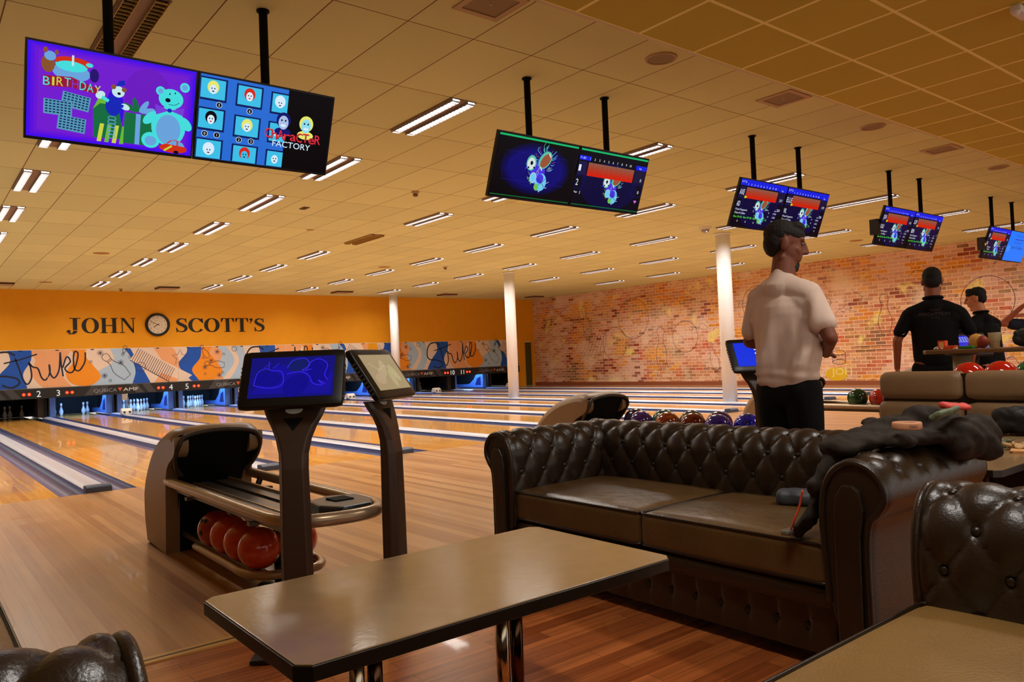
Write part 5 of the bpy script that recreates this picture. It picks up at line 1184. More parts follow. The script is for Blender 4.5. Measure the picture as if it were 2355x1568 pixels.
# facing -X (big sofa), +Y (camera-side sofa, right), +X (left)
sofa((2.47 + 0.46, 2.30, 0), -PI / 2, 2.16, 'big dark buttoned leather chesterfield sofa facing left, with a jacket over its right arm')
sofa((1.10, 0.98 - 0.46, 0), PI, 2.46, 'leather chesterfield sofa at bottom right, its seat and buttoned inner arm in close-up', 2, seatm=mat('front_seat_leather_lit', (138, 104, 54), 0.36, spec=0.6, noise=0.3, nscale=3, bump=0.25, bscale=120, rvar=0.1))  # paler copy of the seat leather, overhead light put into its colour
sofa((0.258 - 0.46, 2.455, 0), PI / 2, 2.78, 'leather chesterfield sofa at bottom left, only its arm roll and seat edge showing', 1).scale = (1, 1, 1.045)

# ------------------------------------------------------------------ low tables
def low_table(x0, x1, y0, y1, h, label, legx, cham=0.03):
    t = thing('low_table', label, 'table', ((x0 + x1) / 2, (y0 + y1) / 2, 0), 0, 'low lounge tables')
    a, c = (x1 - x0) / 2, (y1 - y0) / 2; q = cham
    pl = lambda k: [(-a + q, -c + k), (a - q, -c + k), (a - k, -c + q), (a - k, c - q), (a - q, c - k), (-a + q, c - k), (-a + k, c - q), (-a + k, -c + q)]
    b = MB(); b.prism(pl(0.004), lambda x, y: (x, y, h - 0.004), lambda x, y: (x, y, h), M_top); b.prism(pl(0), lambda x, y: (x, y, h - 0.036), lambda x, y: (x, y, h - 0.003), M_edge)
    b.build('table_top', t, bevel=0.006, seg=3)
    for lx, ly in legx:
        b = MB()
        for d in (-0.026, 0.026): b.cyl((lx + d, ly, 0.012), (lx + d, ly, h - 0.05), 0.02, 0.02, M_chrome if d < 0 else mat('leg_dark_chrome', (90, 62, 44), 0.12, metal=1.0), 20)
        b.b2(lx - 0.07, lx + 0.07, ly - 0.05, ly + 0.05, h - 0.05, h - 0.037, M_black); b.build('leg', t)
        b = MB(); b.lathe([(0.001, 0.016), (0.12, 0.014), (0.14, 0.004), (0.14, 0)], M_black, (lx, ly, 0), 30); b.build('foot_disc', t)
    return t
low_table(0.612, 1.775, 1.49, 2.135, 0.55, 'low table with a brown laminate top in the foreground, in front of the sofa', [(-0.27, -0.0), (0.20, 0.0)])
low_table(3.92, 4.98, 1.37, 1.97, 0.55, 'low table behind the right arm of the big sofa, with wrappers on it', [(-0.33, 0.02), (0.2, 0.02)])

# ------------------------------------------------------------------ soft shapes grown as one skin
from mathutils import noise as mnoise
def capsule(mb, p0, r0, p1, r1, fx=1.0, fy=1.0, side=(1, 0, 0), n=20):
    p0, p1 = Vector(p0), Vector(p1); t = (p1 - p0); L = t.length
    t = t.normalized() if L > 1e-6 else Vector((0, 0, 1))
    s_ = Vector(side); s_ = (s_ - t * s_.dot(t))
    if s_.length < 1e-3: s_ = Vector((0, 1, 0)); s_ = s_ - t * s_.dot(t)
    s_.normalize(); u_ = t.cross(s_); rings = []
    for k in range(5): a = PI / 2 * (k / 5); rings.append((p0 - t * r0 * math.cos(a) * min(fx, fy, 1), max(1e-4, r0 * math.sin(a))))
    for k in range(5): f = k / 4; rings.append((p0 + t * L * f, r0 + (r1 - r0) * f))
    for k in range(4, -1, -1): a = PI / 2 * (k / 5); rings.append((p1 + t * r1 * math.cos(a) * min(fx, fy, 1), max(1e-4, r1 * math.sin(a))))
    vs = [c + s_ * (r * fx * math.cos(2 * PI * i / n)) + u_ * (r * fy * math.sin(2 * PI * i / n)) for c, r in rings for i in range(n)]
    fs = [(j * n + i, j * n + (i + 1) % n, (j + 1) * n + (i + 1) % n, (j + 1) * n + i) for j in range(len(rings) - 1) for i in range(n)]
    fs += [tuple(range(n))[::-1], tuple((len(rings) - 1) * n + i for i in range(n))]
    mb.add(vs, fs, M_skin, True)
def ellipsoid(mb, c, r, R=None): mb.sphere(c, 1.0, M_skin, 22, r, R)
def grow(mb, voxel, smooth, m, disp=None):
    me = bpy.data.meshes.new('g'); me.from_pydata(mb.v, [], mb.f); o = bpy.data.objects.new('g', me); COL.objects.link(o)
    r = o.modifiers.new('r', 'REMESH'); r.mode = 'VOXEL'; r.voxel_size = voxel; r.use_smooth_shade = True
    if smooth: q = o.modifiers.new('s', 'SMOOTH'); q.factor = 0.5; q.iterations = smooth
    dg = bpy.context.evaluated_depsgraph_get(); out = bpy.data.meshes.new_from_object(o.evaluated_get(dg))
    bpy.data.objects.remove(o); bpy.data.meshes.remove(me)
    if disp:
        nrm = [v.normal.copy() for v in out.vertices]
        for v, nn in zip(out.vertices, nrm):
            v.co = v.co + disp(v.co, nn)
        out.update()
    out.materials.clear(); out.materials.append(m)
    out.polygons.foreach_set('use_smooth', [True] * len(out.polygons)); out.update()
    return out
def linkmesh(me, name, parent=None):
    me.name = name; o = bpy.data.objects.new(name, me); COL.objects.link(o)
    if parent is not None: o.parent = parent
    return o

def hand(mb, w, d, nrm, curl=0.5, sgn=1):
    """wrist w, direction d, palm normal nrm; thumb on the sgn side"""
    w, d, nrm = Vector(w), Vector(d).normalized(), Vector(nrm).normalized(); s_ = d.cross(nrm).normalized() * sgn
    capsule(mb, w + d * 0.02, 0.036, w + d * 0.085, 0.040, 1.0, 0.42, s_)
    for i, (off, l) in enumerate([(0.034, 0.07), (0.0115, 0.08), (-0.0115, 0.074), (-0.034, 0.058)]):
        p = w + d * 0.095 + s_ * off; a = p; dd = d.copy()
        for k, f in enumerate((0.45, 0.32, 0.23)):
            dd = (dd + nrm * curl * (0.35 + 0.3 * k)).normalized(); q = a + dd * l * f * 1.1; capsule(mb, a, 0.0088 - 0.0006 * k, q, 0.0082 - 0.0008 * k, n=10); a = q
    a = w + d * 0.03 + s_ * 0.034; q = a + (d * 0.7 + s_ * 0.6 + nrm * 0.25).normalized() * 0.04; capsule(mb, a, 0.014, q, 0.011, n=10); capsule(mb, q, 0.011, q + (d + s_ * 0.15 + nrm * 0.2).normalized() * 0.032, 0.009, n=10)

def person(name, label, loc, heading, Ht, Lw, arms, headrot, shirt_rgb, pants_rgb, hair=(18, 13, 10), wide=1.0, folds=None, polo=False, voxel=0.0065, skin=None, lean=0.0, beard=False, hairlen=0.0, headk=1.06):
    """heading = world angle the body faces; local +y forward, +x right side"""
    k = Ht / 1.85; t = thing(name, label, 'person', loc, heading - PI / 2)
    ln = lambda p: (p[0] * k * (wide if abs(p[0]) < 0.5 else 1), p[1] * k + lean * max(0, p[2] - 0.95) * k, p[2] * k)
    R = lambda r: r * k
    arms = [((sh[0], sh[1], sh[2] - 0.025),) + tuple(r_) for sh, *r_ in arms]
    def cap(mb, a, r0, c, r1, *e): capsule(mb, ln(a), R(r0), ln(c), R(r1), *e)
    mb = MB()
    cap(mb, (-0.07, 0, 0.97), 0.105, (0.07, 0, 0.97), 0.105, 1, 0.95, (0, 1, 0)); cap(mb, (0, 0, 0.98), 0.135, (0, 0, 1.36), 0.150, 1.05, 0.72); cap(mb, (-0.14, -0.005, 1.385), 0.050, (0, -0.012, 1.48), 0.050); cap(mb, (0.14, -0.005, 1.385), 0.050, (0, -0.012, 1.48), 0.050)
    cap(mb, (0, -0.015, 1.46), 0.074, (0, 0.026, 1.65), 0.065)
    for sg in (-1, 1):
        cap(mb, (sg * 0.09, 0, 0.93), 0.088, (sg * 0.105, 0.012, 0.50), 0.056); cap(mb, (sg * 0.105, 0.012, 0.50), 0.055, (sg * 0.11, -0.015, 0.10), 0.038); cap(mb, (sg * 0.112, -0.03, 0.045), 0.036, (sg * 0.125, 0.15, 0.035), 0.032)
    for sg, (sh, el, wr, hd, pn) in zip((-1, 1), arms):
        cap(mb, (sh[0] * 0.92, sh[1], sh[2] - 0.01), 0.048, el, 0.040); cap(mb, el, 0.041, wr, 0.027); hand(mb, ln(wr), Vector(hd), Vector(pn), 0.35, -sg)
    # head
    H0 = Vector(ln((0, 0.036, 1.735))); HR = Matrix.Rotation(headrot[0], 3, 'Z') @ Matrix.Rotation(headrot[1], 3, 'X')
    kb = k; k = kb * headk
    def hp(x, y, z): return H0 + HR @ Vector((x * k, y * k, z * k))
    def hc(a, r0, c, r1, fx=1, fy=1): capsule(mb, hp(*a), r0 * k, hp(*c), r1 * k, fx, fy, HR @ Vector((1, 0, 0)))
    ellipsoid(mb, hp(0, -0.012, 0.03), (0.076 * k, 0.096 * k, 0.090 * k), HR); ellipsoid(mb, hp(0, 0.022, -0.030), (0.065 * k, 0.074 * k, 0.098 * k), HR)
    hc((0, 0.045, -0.108), 0.028, (0, 0.064, -0.108), 0.022, 1.3, 0.9)                       # chin
    hc((-0.048, -0.005, -0.07), 0.024, (-0.018, 0.06, -0.108), 0.020); hc((0.048, -0.005, -0.07), 0.024, (0.018, 0.06, -0.108), 0.020)   # jaw
    hc((0, 0.090, 0.022), 0.010, (0, 0.112, -0.022), 0.0125); hc((-0.011, 0.098, -0.027), 0.009, (0.011, 0.098, -0.027), 0.009)     # nose
    hc((-0.032, 0.076, 0.035), 0.013, (0.032, 0.076, 0.035), 0.013)                          # brow
    hc((-0.018, 0.088, -0.053), 0.0075, (0.018, 0.088, -0.053), 0.0075); hc((-0.016, 0.085, -0.066), 0.0085, (0.016, 0.085, -0.066), 0.0085)   # lips
    for sg in (-1, 1): ellipsoid(mb, hp(sg * 0.078, -0.004, -0.008), (0.010 * k, 0.020 * k, 0.033 * k), HR); hc((sg * 0.045, 0.062, -0.02), 0.014, (sg * 0.04, 0.07, -0.03), 0.012)
    body = linkmesh(grow(mb, voxel, 2, skin or M_skin), 'body', t)
    for sg in (-1, 1):
        b = MB(); b.sphere(hp(sg * 0.031, 0.082, 0.012), 0.0085 * k, mat('eye_white', (120, 105, 95), 0.3), 14); e = b.build('eye', body)
        b = MB(); b.sphere(hp(sg * 0.031, 0.0895, 0.012), 0.0050 * k, M_black, 10); b.build('pupil', body)
    # hair
    mb = MB(); ellipsoid(mb, hp(0, -0.024, 0.048), (0.0785 * k, 0.090 * k, 0.078 * k), HR); ellipsoid(mb, hp(0, -0.045, 0.005), (0.0755 * k, 0.062 * k, 0.078 * k), HR); ellipsoid(mb, hp(0, 0.040, 0.095), (0.056 * k, 0.040 * k, 0.030 * k), HR)
    if hairlen: ellipsoid(mb, hp(0, -0.055, -0.08), (0.07 * k, 0.05 * k, 0.10 * k), HR)
    ellipsoid(mb, hp(0, -0.016, 0.030), (0.0772 * k, 0.074 * k, 0.062 * k), HR); ellipsoid(mb, hp(0, 0.006, 0.055), (0.0765 * k, 0.082 * k, 0.048 * k), HR)
    hm = mat('hair_%d_%d' % (hair[0], hair[1]), hair, 0.75, noise=0.35, nscale=70, bump=0.6, bscale=110)
    linkmesh(grow(mb, 0.007, 1, hm, lambda c, n: n * (0.002 * mnoise.noise(c * 45) + 0.0025 * mnoise.noise(c * 120))), 'hair', t)
    if beard:
        mb = MB(); ellipsoid(mb, hp(0, 0.040, -0.110), (0.052 * k, 0.052 * k, 0.032 * k), HR); ellipsoid(mb, hp(0, 0.074, -0.096), (0.020 * k, 0.018 * k, 0.028 * k), HR)
        linkmesh(grow(mb, 0.006, 1, hm), 'beard', t)
    k = kb
    # shirt
    sm = mat('shirt_%d_%d_%d' % shirt_rgb, shirt_rgb, 0.85, spec=0.2, noise=0.05, nscale=20); mb = MB()
    cap(mb, (0, 0.0, 1.00), 0.172, (0, 0.0, 1.33), 0.178, 1.12, 0.80); cap(mb, (0, 0.0, 1.31), 0.183, (0, -0.005, 1.37), 0.15, 1.16, 0.74); cap(mb, (-0.155, -0.005, 1.432), 0.074, (0, -0.014, 1.50), 0.078); cap(mb, (0.155, -0.005, 1.432), 0.074, (0, -0.014, 1.50), 0.078); cap(mb, (-0.12, -0.005, 1.38), 0.09, (0.12, -0.005, 1.38), 0.09); cap(mb, (0, -0.018, 1.48), 0.10, (0, 0.0, 1.560), 0.064)
    for sg, (sh, el, wr, hd, pn) in zip((-1, 1), arms):
        e2 = tuple(a + (c - a) * 0.66 for a, c in zip(sh, el)); cap(mb, (sh[0] * 0.90, sh[1], sh[2] - 0.01), 0.070, e2, 0.070, 0.9, 1.0)
    me = grow(mb, 0.008, 4, sm, folds)
    sh_ = linkmesh(me, 'shirt', t)
    if polo:
        b = MB(); b.tube([(x, y, z) for x, y, z in [(H0.x + 0.078 * k * math.cos(a), 0.0 + 0.070 * k * math.sin(a) + lean * 0.62 * k, 1.572 * k - 0.008 * math.sin(a)) for a in [i * PI / 10 for i in range(20)]]], 0.014 * k, sm, 8, closed=True); b.build('collar', sh_)
    # trousers, shoes
    pm = mat('trousers_%d_%d_%d' % pants_rgb, pants_rgb, 0.85, spec=0.2, noise=0.2, nscale=30); mb = MB()
    cap(mb, (-0.07, 0, 0.90), 0.118, (0.07, 0, 0.90), 0.118, 1, 1.0, (0, 1, 0)); cap(mb, (0, 0, 0.90), 0.14, (0, 0, 0.97), 0.135, 1.12, 0.78)
    for sg in (-1, 1): cap(mb, (sg * 0.09, 0, 0.90), 0.108, (sg * 0.108, 0.015, 0.50), 0.080); cap(mb, (sg * 0.108, 0.015, 0.50), 0.080, (sg * 0.112, -0.02, 0.12), 0.068)
    linkmesh(grow(mb, 0.009, 3, pm, lambda c, n: n * 0.008 * mnoise.noise(Vector((c.x * 9, c.y * 9, c.z * 5)))), 'trousers', t)
    for sg in (-1, 1):
        mb = MB(); cap(mb, (sg * 0.114, -0.035, 0.052), 0.050, (sg * 0.13, 0.16, 0.042), 0.042, 1, 0.9); linkmesh(grow(mb, 0.008, 2, M_black), 'shoe', t)
    return t
def shirt_folds(c, n):
    # long slack folds running from the right shoulder blade down to the left hip
    back = max(0.0, -n.y + 0.2); zz = (1.45 - c.z)
    w_ = c.x * 30 + zz * 9.5 + 1.6 * mnoise.noise(Vector((c.x * 4, c.z * 3, 1.0)))
    f = (math.sin(w_) * 0.5 + 0.5) ** 2.6
    amp = 0.036 * min(1, max(0, zz * 3.0)) * (0.5 + back) * min(1, max(0, (c.z - 0.90) / 0.16))
    bunch = 0.004 * math.sin(c.z * 95 + c.x * 14) * math.exp(-((c.z - 0.99) / 0.05) ** 2)
    sl = 0.006 * mnoise.noise(Vector((c.x * 16, c.y * 16, c.z * 9)))
    return n * (amp * (f - 0.3) + bunch + sl)
def dark_folds(c, n): return n * (0.008 * mnoise.noise(Vector((c.x * 9, c.y * 9, c.z * 5))))
AL = lambda sx: None
person('person', 'man in a white t-shirt and black trousers standing behind the sofa, head turned right', (3.985, 2.46, 0), math.radians(-2), 1.865, 0,
       [((-0.19, 0, 1.455), (-0.262, 0.03, 1.19), (-0.12, 0.24, 1.12), (0.7, 0.7, 0.05), (0.2, -0.2, -1)), ((0.19, 0, 1.455), (0.285, -0.02, 1.185), (0.13, 0.19, 1.10), (-0.6, 0.75, 0.1), (-0.2, -0.2, -1))],
       (math.radians(-52), math.radians(-14)), (226, 200, 184), (8, 7, 8), (22, 14, 10), 1.0, shirt_folds, beard=True, headk=1.13, skin=mat('skin_tan', (124, 68, 44), 0.55, noise=0.08, nscale=10))
person('person', 'broad man in a black polo shirt seen from behind, standing past the booth', (7.60, 3.14, 0), math.radians(26), 1.84, 0,
       [((-0.20, 0, 1.455), (-0.275, -0.02, 1.18), (-0.285, 0.05, 0.92), (0.02, 0.15, -1), (0.9, 0.3, 0)), ((0.20, 0, 1.455), (0.27, 0.0, 1.17), (0.25, 0.10, 0.92), (0, 0.15, -1), (-0.9, 0.3, 0))],
       (math.radians(4), math.radians(-2)), (12, 11, 13), (10, 10, 12), (14, 12, 12), 1.16, dark_folds, polo=True)
person('person', 'dark-haired person in a black team shirt with back to us, leaning over a kiosk', (8.98, 3.18, 0), math.radians(70), 1.70, 0,
       [((-0.19, 0, 1.455), (-0.22, 0.18, 1.23), (-0.15, 0.42, 1.17), (0.1, 1, -0.1), (0.3, 0, -1)), ((0.19, 0, 1.455), (0.22, 0.18, 1.23), (0.15, 0.42, 1.17), (-0.1, 1, -0.1), (-0.3, 0, -1))],
       (math.radians(38), math.radians(-12)), (12, 11, 13), (10, 10, 12), (12, 10, 12), 1.08, dark_folds, polo=True, lean=0.12, skin=mat('skin_fair', (214, 138, 100), 0.5))
person('person', 'person in a navy t-shirt at the right edge with an elbow raised', (9.95, 2.93, 0), math.radians(190), 1.68, 0,
       [((-0.19, 0, 1.46), (-0.22, 0.10, 1.18), (-0.18, 0.20, 0.96), (0.02, 0.2, -1), (0.9, 0.3, 0)), ((0.19, 0, 1.46), (0.44, 0.12, 1.46), (0.22, 0.12, 1.66), (-0.8, 0.0, 0.5), (0, 0.2, -1))],
       (math.radians(0), 0.0), (40, 48, 66), (30, 28, 30), (30, 20, 14), 1.0, dark_folds, skin=mat('skin_warm', (196, 110, 72), 0.5))
# printing on the shirts, pressed onto the cloth
from mathutils.bvhtree import BVHTree
def press(root, draw, name):
    sh = [c for c in children(root) if c.name.startswith('shirt')][0]
    tree = BVHTree.FromPolygons([v.co.copy() for v in sh.data.vertices], [tuple(p.vertices) for p in sh.data.polygons])
    b = MB(); cv = Canvas(b, (0, -0.6, 0), (1, 0, 0), (0, 0, 1), 0.0); draw(cv); out = []
    for v in b.v:
        h = tree.ray_cast(Vector((v[0], -0.6, v[2])), Vector((0, 1, 0)))
        if h[0] is None: return None
        out.append((h[0].x, h[0].y - 0.0025, h[0].z))
    b.v = out; return b.build(name, sh)
ppl = [o for o in bpy.data.objects if o.get('category') == 'person']
M_pr = mat('faded_print', (66, 52, 52), 0.8); M_prw = mat('sport_mark', (225, 225, 230), 0.6)
def d2(cv):
    cv.text('TEAM', -0.045, 1.435, 0.022, M_pr, width=0.09); cv.text('PERGATTION', -0.125, 1.395, 0.03, M_pr, width=0.25); cv.text('bowling', -0.03, 1.37, 0.012, M_pr, width=0.07)
press(ppl[1], d2, 'back_print')
press(ppl[1], lambda cv: cv.poly([(-0.275, 1.235), (-0.268, 1.228), (-0.243, 1.246), (-0.267, 1.236)], M_prw), 'sleeve_mark')
def d3(cv):
    for i in range(4): cv.text('TEAM', 0.04 + 0.01 * i, 1.30 - 0.035 * i, 0.012, M_pr, width=0.08)
press(ppl[2], d3, 'back_print')

# ------------------------------------------------------------------ booth, ball rack, tall table
t = thing('booth_bench', 'long brown padded booth bench with two stacked back rolls, behind the low table', 'bench', (5.32, 2.60, 0), 0)
M_booth = mat('booth_leather', (134, 106, 74), 0.45, noise=0.2, nscale=5, bump=0.15, bscale=120)
for z0, z1, sh in ((0.765, 0.955, 0.0), (0.575, 0.76, 0.012)):
    for y0, y1 in ((-0.545, 0.0 + sh), (-1.675, -0.548)):
        b = MB(); b.rbox((0.082, (y0 + y1) / 2, (z0 + z1) / 2), (0.15, y1 - y0, z1 - z0), 0.055, M_booth, 10, (0.006, 0, 0)); b.build('back_roll', t)
for y0, y1 in ((-0.80, 0.05), (-1.675, -0.81)):
    b = MB(); b.rbox((-0.12, (y0 + y1) / 2, 0.545), (0.48, y1 - y0, 0.065), 0.028, M_booth, 8, (0, 0, 0.006)); b.build('seat_cushion', t)
b = MB(); b.b2(-0.26, 0.14, -1.66, 0.0, 0.10, 0.51, M_edge); b.b2(0.04, 0.14, -1.66, -0.02, 0.51, 0.94, M_edge); b.build('plinth', t, bevel=0.01)
# rack behind the booth
u = Vector((0.781, -0.623, 0)); rk = thing('ball_rack', 'low ball rack behind the booth back, its top row of balls just visible', 'ball rack', (5.80, 2.03, 0), math.atan2(-0.623, 0.781))
b = MB()
for yy in (-0.055, 0.055): b.tube([(-0.30, yy, 0.80), (0.62, yy, 0.80)], 0.014, M_rail, 10)
b.build('ball_rail', rk)
b = MB(); b.b2(-0.32, 0.64, 0.08, 0.22, 0.77, 0.80, M_tray); b.b2(-0.32, 0.64, -0.08, 0.22, 0.30, 0.33, M_tray); b.build('shelf', rk)
for xx in (-0.30, 0.62):
    b = MB(); b.b2(xx - 0.02, xx + 0.02, -0.07, 0.22, 0.0, 0.79, M_black); b.build('side_frame', rk)
b = MB(); b.b2(-0.28, 0.60, -0.02, 0.02, 0.74, 0.77, M_black); b.b2(-0.28, 0.60, 0.19, 0.21, 0.33, 0.77, M_black); b.build('cross_bar', rk)
mred = ballmat('ball_redgloss', (196, 30, 18), (170, 24, 14), 0.1)
for i, (px, m_, lb) in enumerate([(5.665, mred, 'red bowling ball top peeking over the booth back, left of two'), (5.835, mred, 'red bowling ball top peeking over the booth back, right of two'), (6.004, ballmat('ball_green', (20, 110, 60), (14, 80, 40)), 'green bowling ball top peeking over the booth back at the photo edge')]):
    c_ = Vector((5.80, 2.03, 0)) + u * ((i - 0.78) * 0.2175); ball((c_.x, c_.y, 0.896), m_, lb, 'balls behind the booth', (0.5, 0.6, 0.4))
b = MB(); b.lathe([(0.001, 0.0), (0.07, 0.0), (0.145, 0.13), (0.153, 0.145), (0.14, 0.145), (0.065, 0.02), (0.001, 0.02)], mat('tub_plastic', (190, 205, 225), 0.35), n=36)
o = b.build('plastic_tub'); q_ = rk.matrix_basis @ Vector((0.40, 0.25, 0.8005)); o.location = (6.18, 1.86, 0.8005); tag(o, 'pale blue-white plastic tub at the right edge, behind the ball tops', 'tub')
t = thing('tall_table', 'tall bar-height table behind the booth, with cups and boxes on it', 'table', (6.74, 2.16, 0))
b = MB(); b.prism([(-0.34, -0.6), (0.34, -0.6), (0.34, 0.60), (-0.30, 0.60), (-0.34, 0.56)], lambda x, y: (x, y, 1.052), lambda x, y: (x, y, 1.085), mat('bar_table_edge', (120, 86, 54), 0.3)); b.build('table_top', t, bevel=0.008)
for yy in (0.38, -0.38):
    b = MB(); b.cyl((-0.12, yy, 0.015), (-0.12, yy, 1.04), 0.065, 0.065, mat('post_cream', (186, 176, 140), 0.4), 28); b.lathe([(0.065, 0), (0.12, 0.012), (0.12, 0.02)], M_bargrey, (-0.12, yy, 1.032)); b.build('post', t)
    b = MB(); b.lathe([(0.001, 0.02), (0.20, 0.018), (0.22, 0.0)], M_black, (-0.12, yy, 0), 30); b.build('foot_disc', t)
ZT = 1.0855
t = thing('cardboard_box', 'small orange carton with open lid on the tall table', 'box', (6.62, 2.62, ZT))
b = MB(); b.b2(-0.035, 0.035, -0.045, 0.03, 0, 0.03, mat('carton_orange', (232, 84, 30), 0.6)); b.build('tray', t, bevel=0.003); b = MB(); b.b2(-0.03, 0.03, 0.031, 0.085, 0.0, 0.072, mat('carton_orange', (232, 84, 30), 0.6)); b.b2(-0.032, -0.03, 0.04, 0.075, 0.015, 0.06, mat('carton_label', (250, 190, 120), 0.6)); b.build('upright_box', t, bevel=0.003)
b = MB(); b.rbox((0, 0, 0.012), (0.07, 0.10, 0.024), 0.006, mat('green_pack', (40, 120, 40), 0.5), 4); o = b.build('green_packet'); o.location = (6.52, 2.46, ZT); o.rotation_euler = (0, 0, 0.1); tag(o, 'flat green packet on the tall table beside the round bun', 'packet')
t = thing('burger_bun', 'round yellow and brown bun lying on its side on the tall table', 'food', (6.66, 2.42, ZT + 0.058))
b = MB(); b.sphere((0.0, 0.022, 0), 0.058, mat('bun_yellow', (214, 160, 70), 0.6), 22, (0.6, 1, 1)); b.build('bun_half', t); b = MB(); b.sphere((-0.012, -0.026, -0.008), 0.05, mat('bun_brown', (150, 56, 30), 0.5), 22, (0.7, 0.9, 1)); b.build('bun_filling', t)
t = thing('paper_cup', 'cream paper cup with a ridge on the tall table', 'cup', (6.54, 2.27, ZT))
b = MB(); b.lathe([(0.001, 0.0), (0.029, 0.0), (0.034, 0.055), (0.041, 0.057), (0.044, 0.115), (0.046, 0.118), (0.042, 0.118), (0.03, 0.01), (0.001, 0.01)], mat('cup_cream', (222, 206, 160), 0.5), n=28); b.build('cup', t)
def crumple(name, loc, size, m, seed, label, cat, flat=0.35):
    mb = MB(); rnd = random.Random(seed)
    for i in range(7): capsule(mb, (rnd.uniform(-.5, .5) * size, rnd.uniform(-.5, .5) * size, size * 0.06), size * 0.10, (rnd.uniform(-.5, .5) * size, rnd.uniform(-.5, .5) * size, rnd.uniform(.05, flat) * size), size * 0.07, 1.2, 0.5)
    me = grow(mb, size * 0.03, 0, m, lambda c, n: n * (size * 0.05 * mnoise.noise(c * (9 / size))))
    zmin = min(v.co.z for v in me.vertices)
    for v in me.vertices: v.co.z -= zmin
    o = linkmesh(me, name); o.location = loc; return tag(o, label, cat)
crumple('paper_napkin', (6.60, 2.70, ZT), 0.07, mat('napkin_white', (225, 215, 200), 0.8), 3, 'crumpled white napkin near the left end of the tall table', 'napkin')
crumple('paper_napkin', (6.50, 2.53, ZT), 0.05, mat('napkin_white', (225, 215, 200), 0.8), 9, 'small torn white paper beside the orange carton', 'napkin', 0.2)
def bag(name, loc, size, m, seed, label, dark=0.012):
    mb = MB(); sx, sy, sz = size
    mb.rbox((0, 0, sz / 2), (sx, sy, sz), min(size) * 0.35, M_skin, 8)
    capsule(mb, (-sx * 0.3, 0, sz * 0.9), sz * 0.16, (sx * 0.35, 0.0, sz * 0.95), sz * 0.14); capsule(mb, (sx * 0.1, -sy * 0.4, sz * 0.2), sz * 0.15, (sx * 0.45, -sy * 0.3, sz * 0.5), sz * 0.12)
    me = grow(mb, min(size) * 0.06, 2, m, lambda c, n: n * (dark * mnoise.noise(c * 14 + Vector((seed, 0, 0))) + dark * 0.5 * mnoise.noise(c * 34)))
    zmin = min(v.co.z for v in me.vertices)
    for v in me.vertices: v.co.z -= zmin
    o = linkmesh(me, name); o.location = loc; return tag(o, label, 'bag')
M_cloth = mat('dark_green_cloth', (34, 38, 26), 0.8, noise=0.3, nscale=12); M_bagblack = mat('black_nylon', (12, 12, 13), 0.6, noise=0.3, nscale=15)
o = bag('duffel_bag', (6.70, 1.93, ZT), (0.30, 0.46, 0.13), M_cloth, 4, 'dark green-black holdall at the right end of the tall table')
bag('shoulder_bag', (5.155, 1.60, 0.586), (0.20, 0.42, 0.15), M_bagblack, 8, 'black bag slumped on the booth seat at the right edge')
# things on the far low table
M_wrap = mat('wrapper_green', (96, 100, 66), 0.45, noise=0.35, nscale=30)
crumple('food_wrapper', (4.80, 1.68, 0.5505), 0.17, M_wrap, 21, 'crumpled olive wrapper at the left on the low table behind the sofa arm', 'wrapper', 0.3)
crumple('food_wrapper', (4.72, 1.53, 0.5505), 0.16, mat('wrapper_tan', (190, 150, 96), 0.5, noise=0.2, nscale=20), 25, 'tan crumpled wrapper at the photo edge on the low table', 'wrapper', 0.25)
b = MB(); b.cyl((0, 0, 0.006), (0.04, 0.06, 0.06), 0.004, 0.004, mat('straw', (230, 220, 190), 0.4), 8); b.build('x') if False else None
b = MB(); b.prism([(-0.055, -0.05), (0.05, -0.055), (0.055, 0.05), (-0.05, 0.055)], lambda x, y: (x, y, 0), lambda x, y: (x, y, 0.005), mat('beermat', (186, 124, 70), 0.7)); o = b.build('beer_mat'); o.location = (4.62, 1.50, 0.5505); o.rotation_euler = (0, 0, 0.5); tag(o, 'lower square cork beer mat on the low table behind the sofa arm', 'beer mat')
b = MB(); b.prism([(-0.055, -0.05), (0.05, -0.055), (0.055, 0.05), (-0.05, 0.055)], lambda x, y: (x, y, 0), lambda x, y: (x, y, 0.005), mat('beermat_light', (214, 160, 100), 0.7)); o = b.build('beer_mat'); o.location = (4.622, 1.503, 0.5565); o.rotation_euler = (0, 0, 0.3); tag(o, 'upper lighter beer mat lying on the other one', 'beer mat')

# ------------------------------------------------------------------ jacket over the sofa arm, tape roll, pouch
M_jacket = mat('charcoal_fabric', (48, 40, 33), 0.8, spec=0.25, noise=0.25, nscale=40, bump=0.2, bscale=260)
M_orangeT = mat('orange_trim', (226, 84, 50), 0.6)
t = thing('jacket', 'dark jacket draped over the right arm and corner of the big sofa', 'jacket', (0, 0, 0))
mb = MB()
def jc(a, r0, c, r1, fx=1.0, fy=1.0, side=(0, 1, 0)): capsule(mb, a, r0, c, r1, fx, fy, side)
jc((2.62, 1.44, 0.80), 0.05, (2.90, 1.38, 0.83), 0.065, 1.5, 0.65); jc((2.90, 1.38, 0.83), 0.07, (3.15, 1.33, 0.83), 0.075, 1.6, 0.8); jc((2.75, 1.33, 0.815), 0.04, (3.1, 1.25, 0.82), 0.06, 1.8, 0.6)
jc((2.90, 1.33, 0.85), 0.04, (3.00, 1.30, 0.90), 0.035, 1.2, 0.8); jc((2.98, 1.30, 0.89), 0.04, (3.15, 1.26, 0.84), 0.05); jc((3.05, 1.20, 0.80), 0.07, (3.20, 1.18, 0.80), 0.075, 1.0, 1.1); jc((3.17, 1.15, 0.76), 0.055, (3.22, 1.18, 0.80), 0.055)
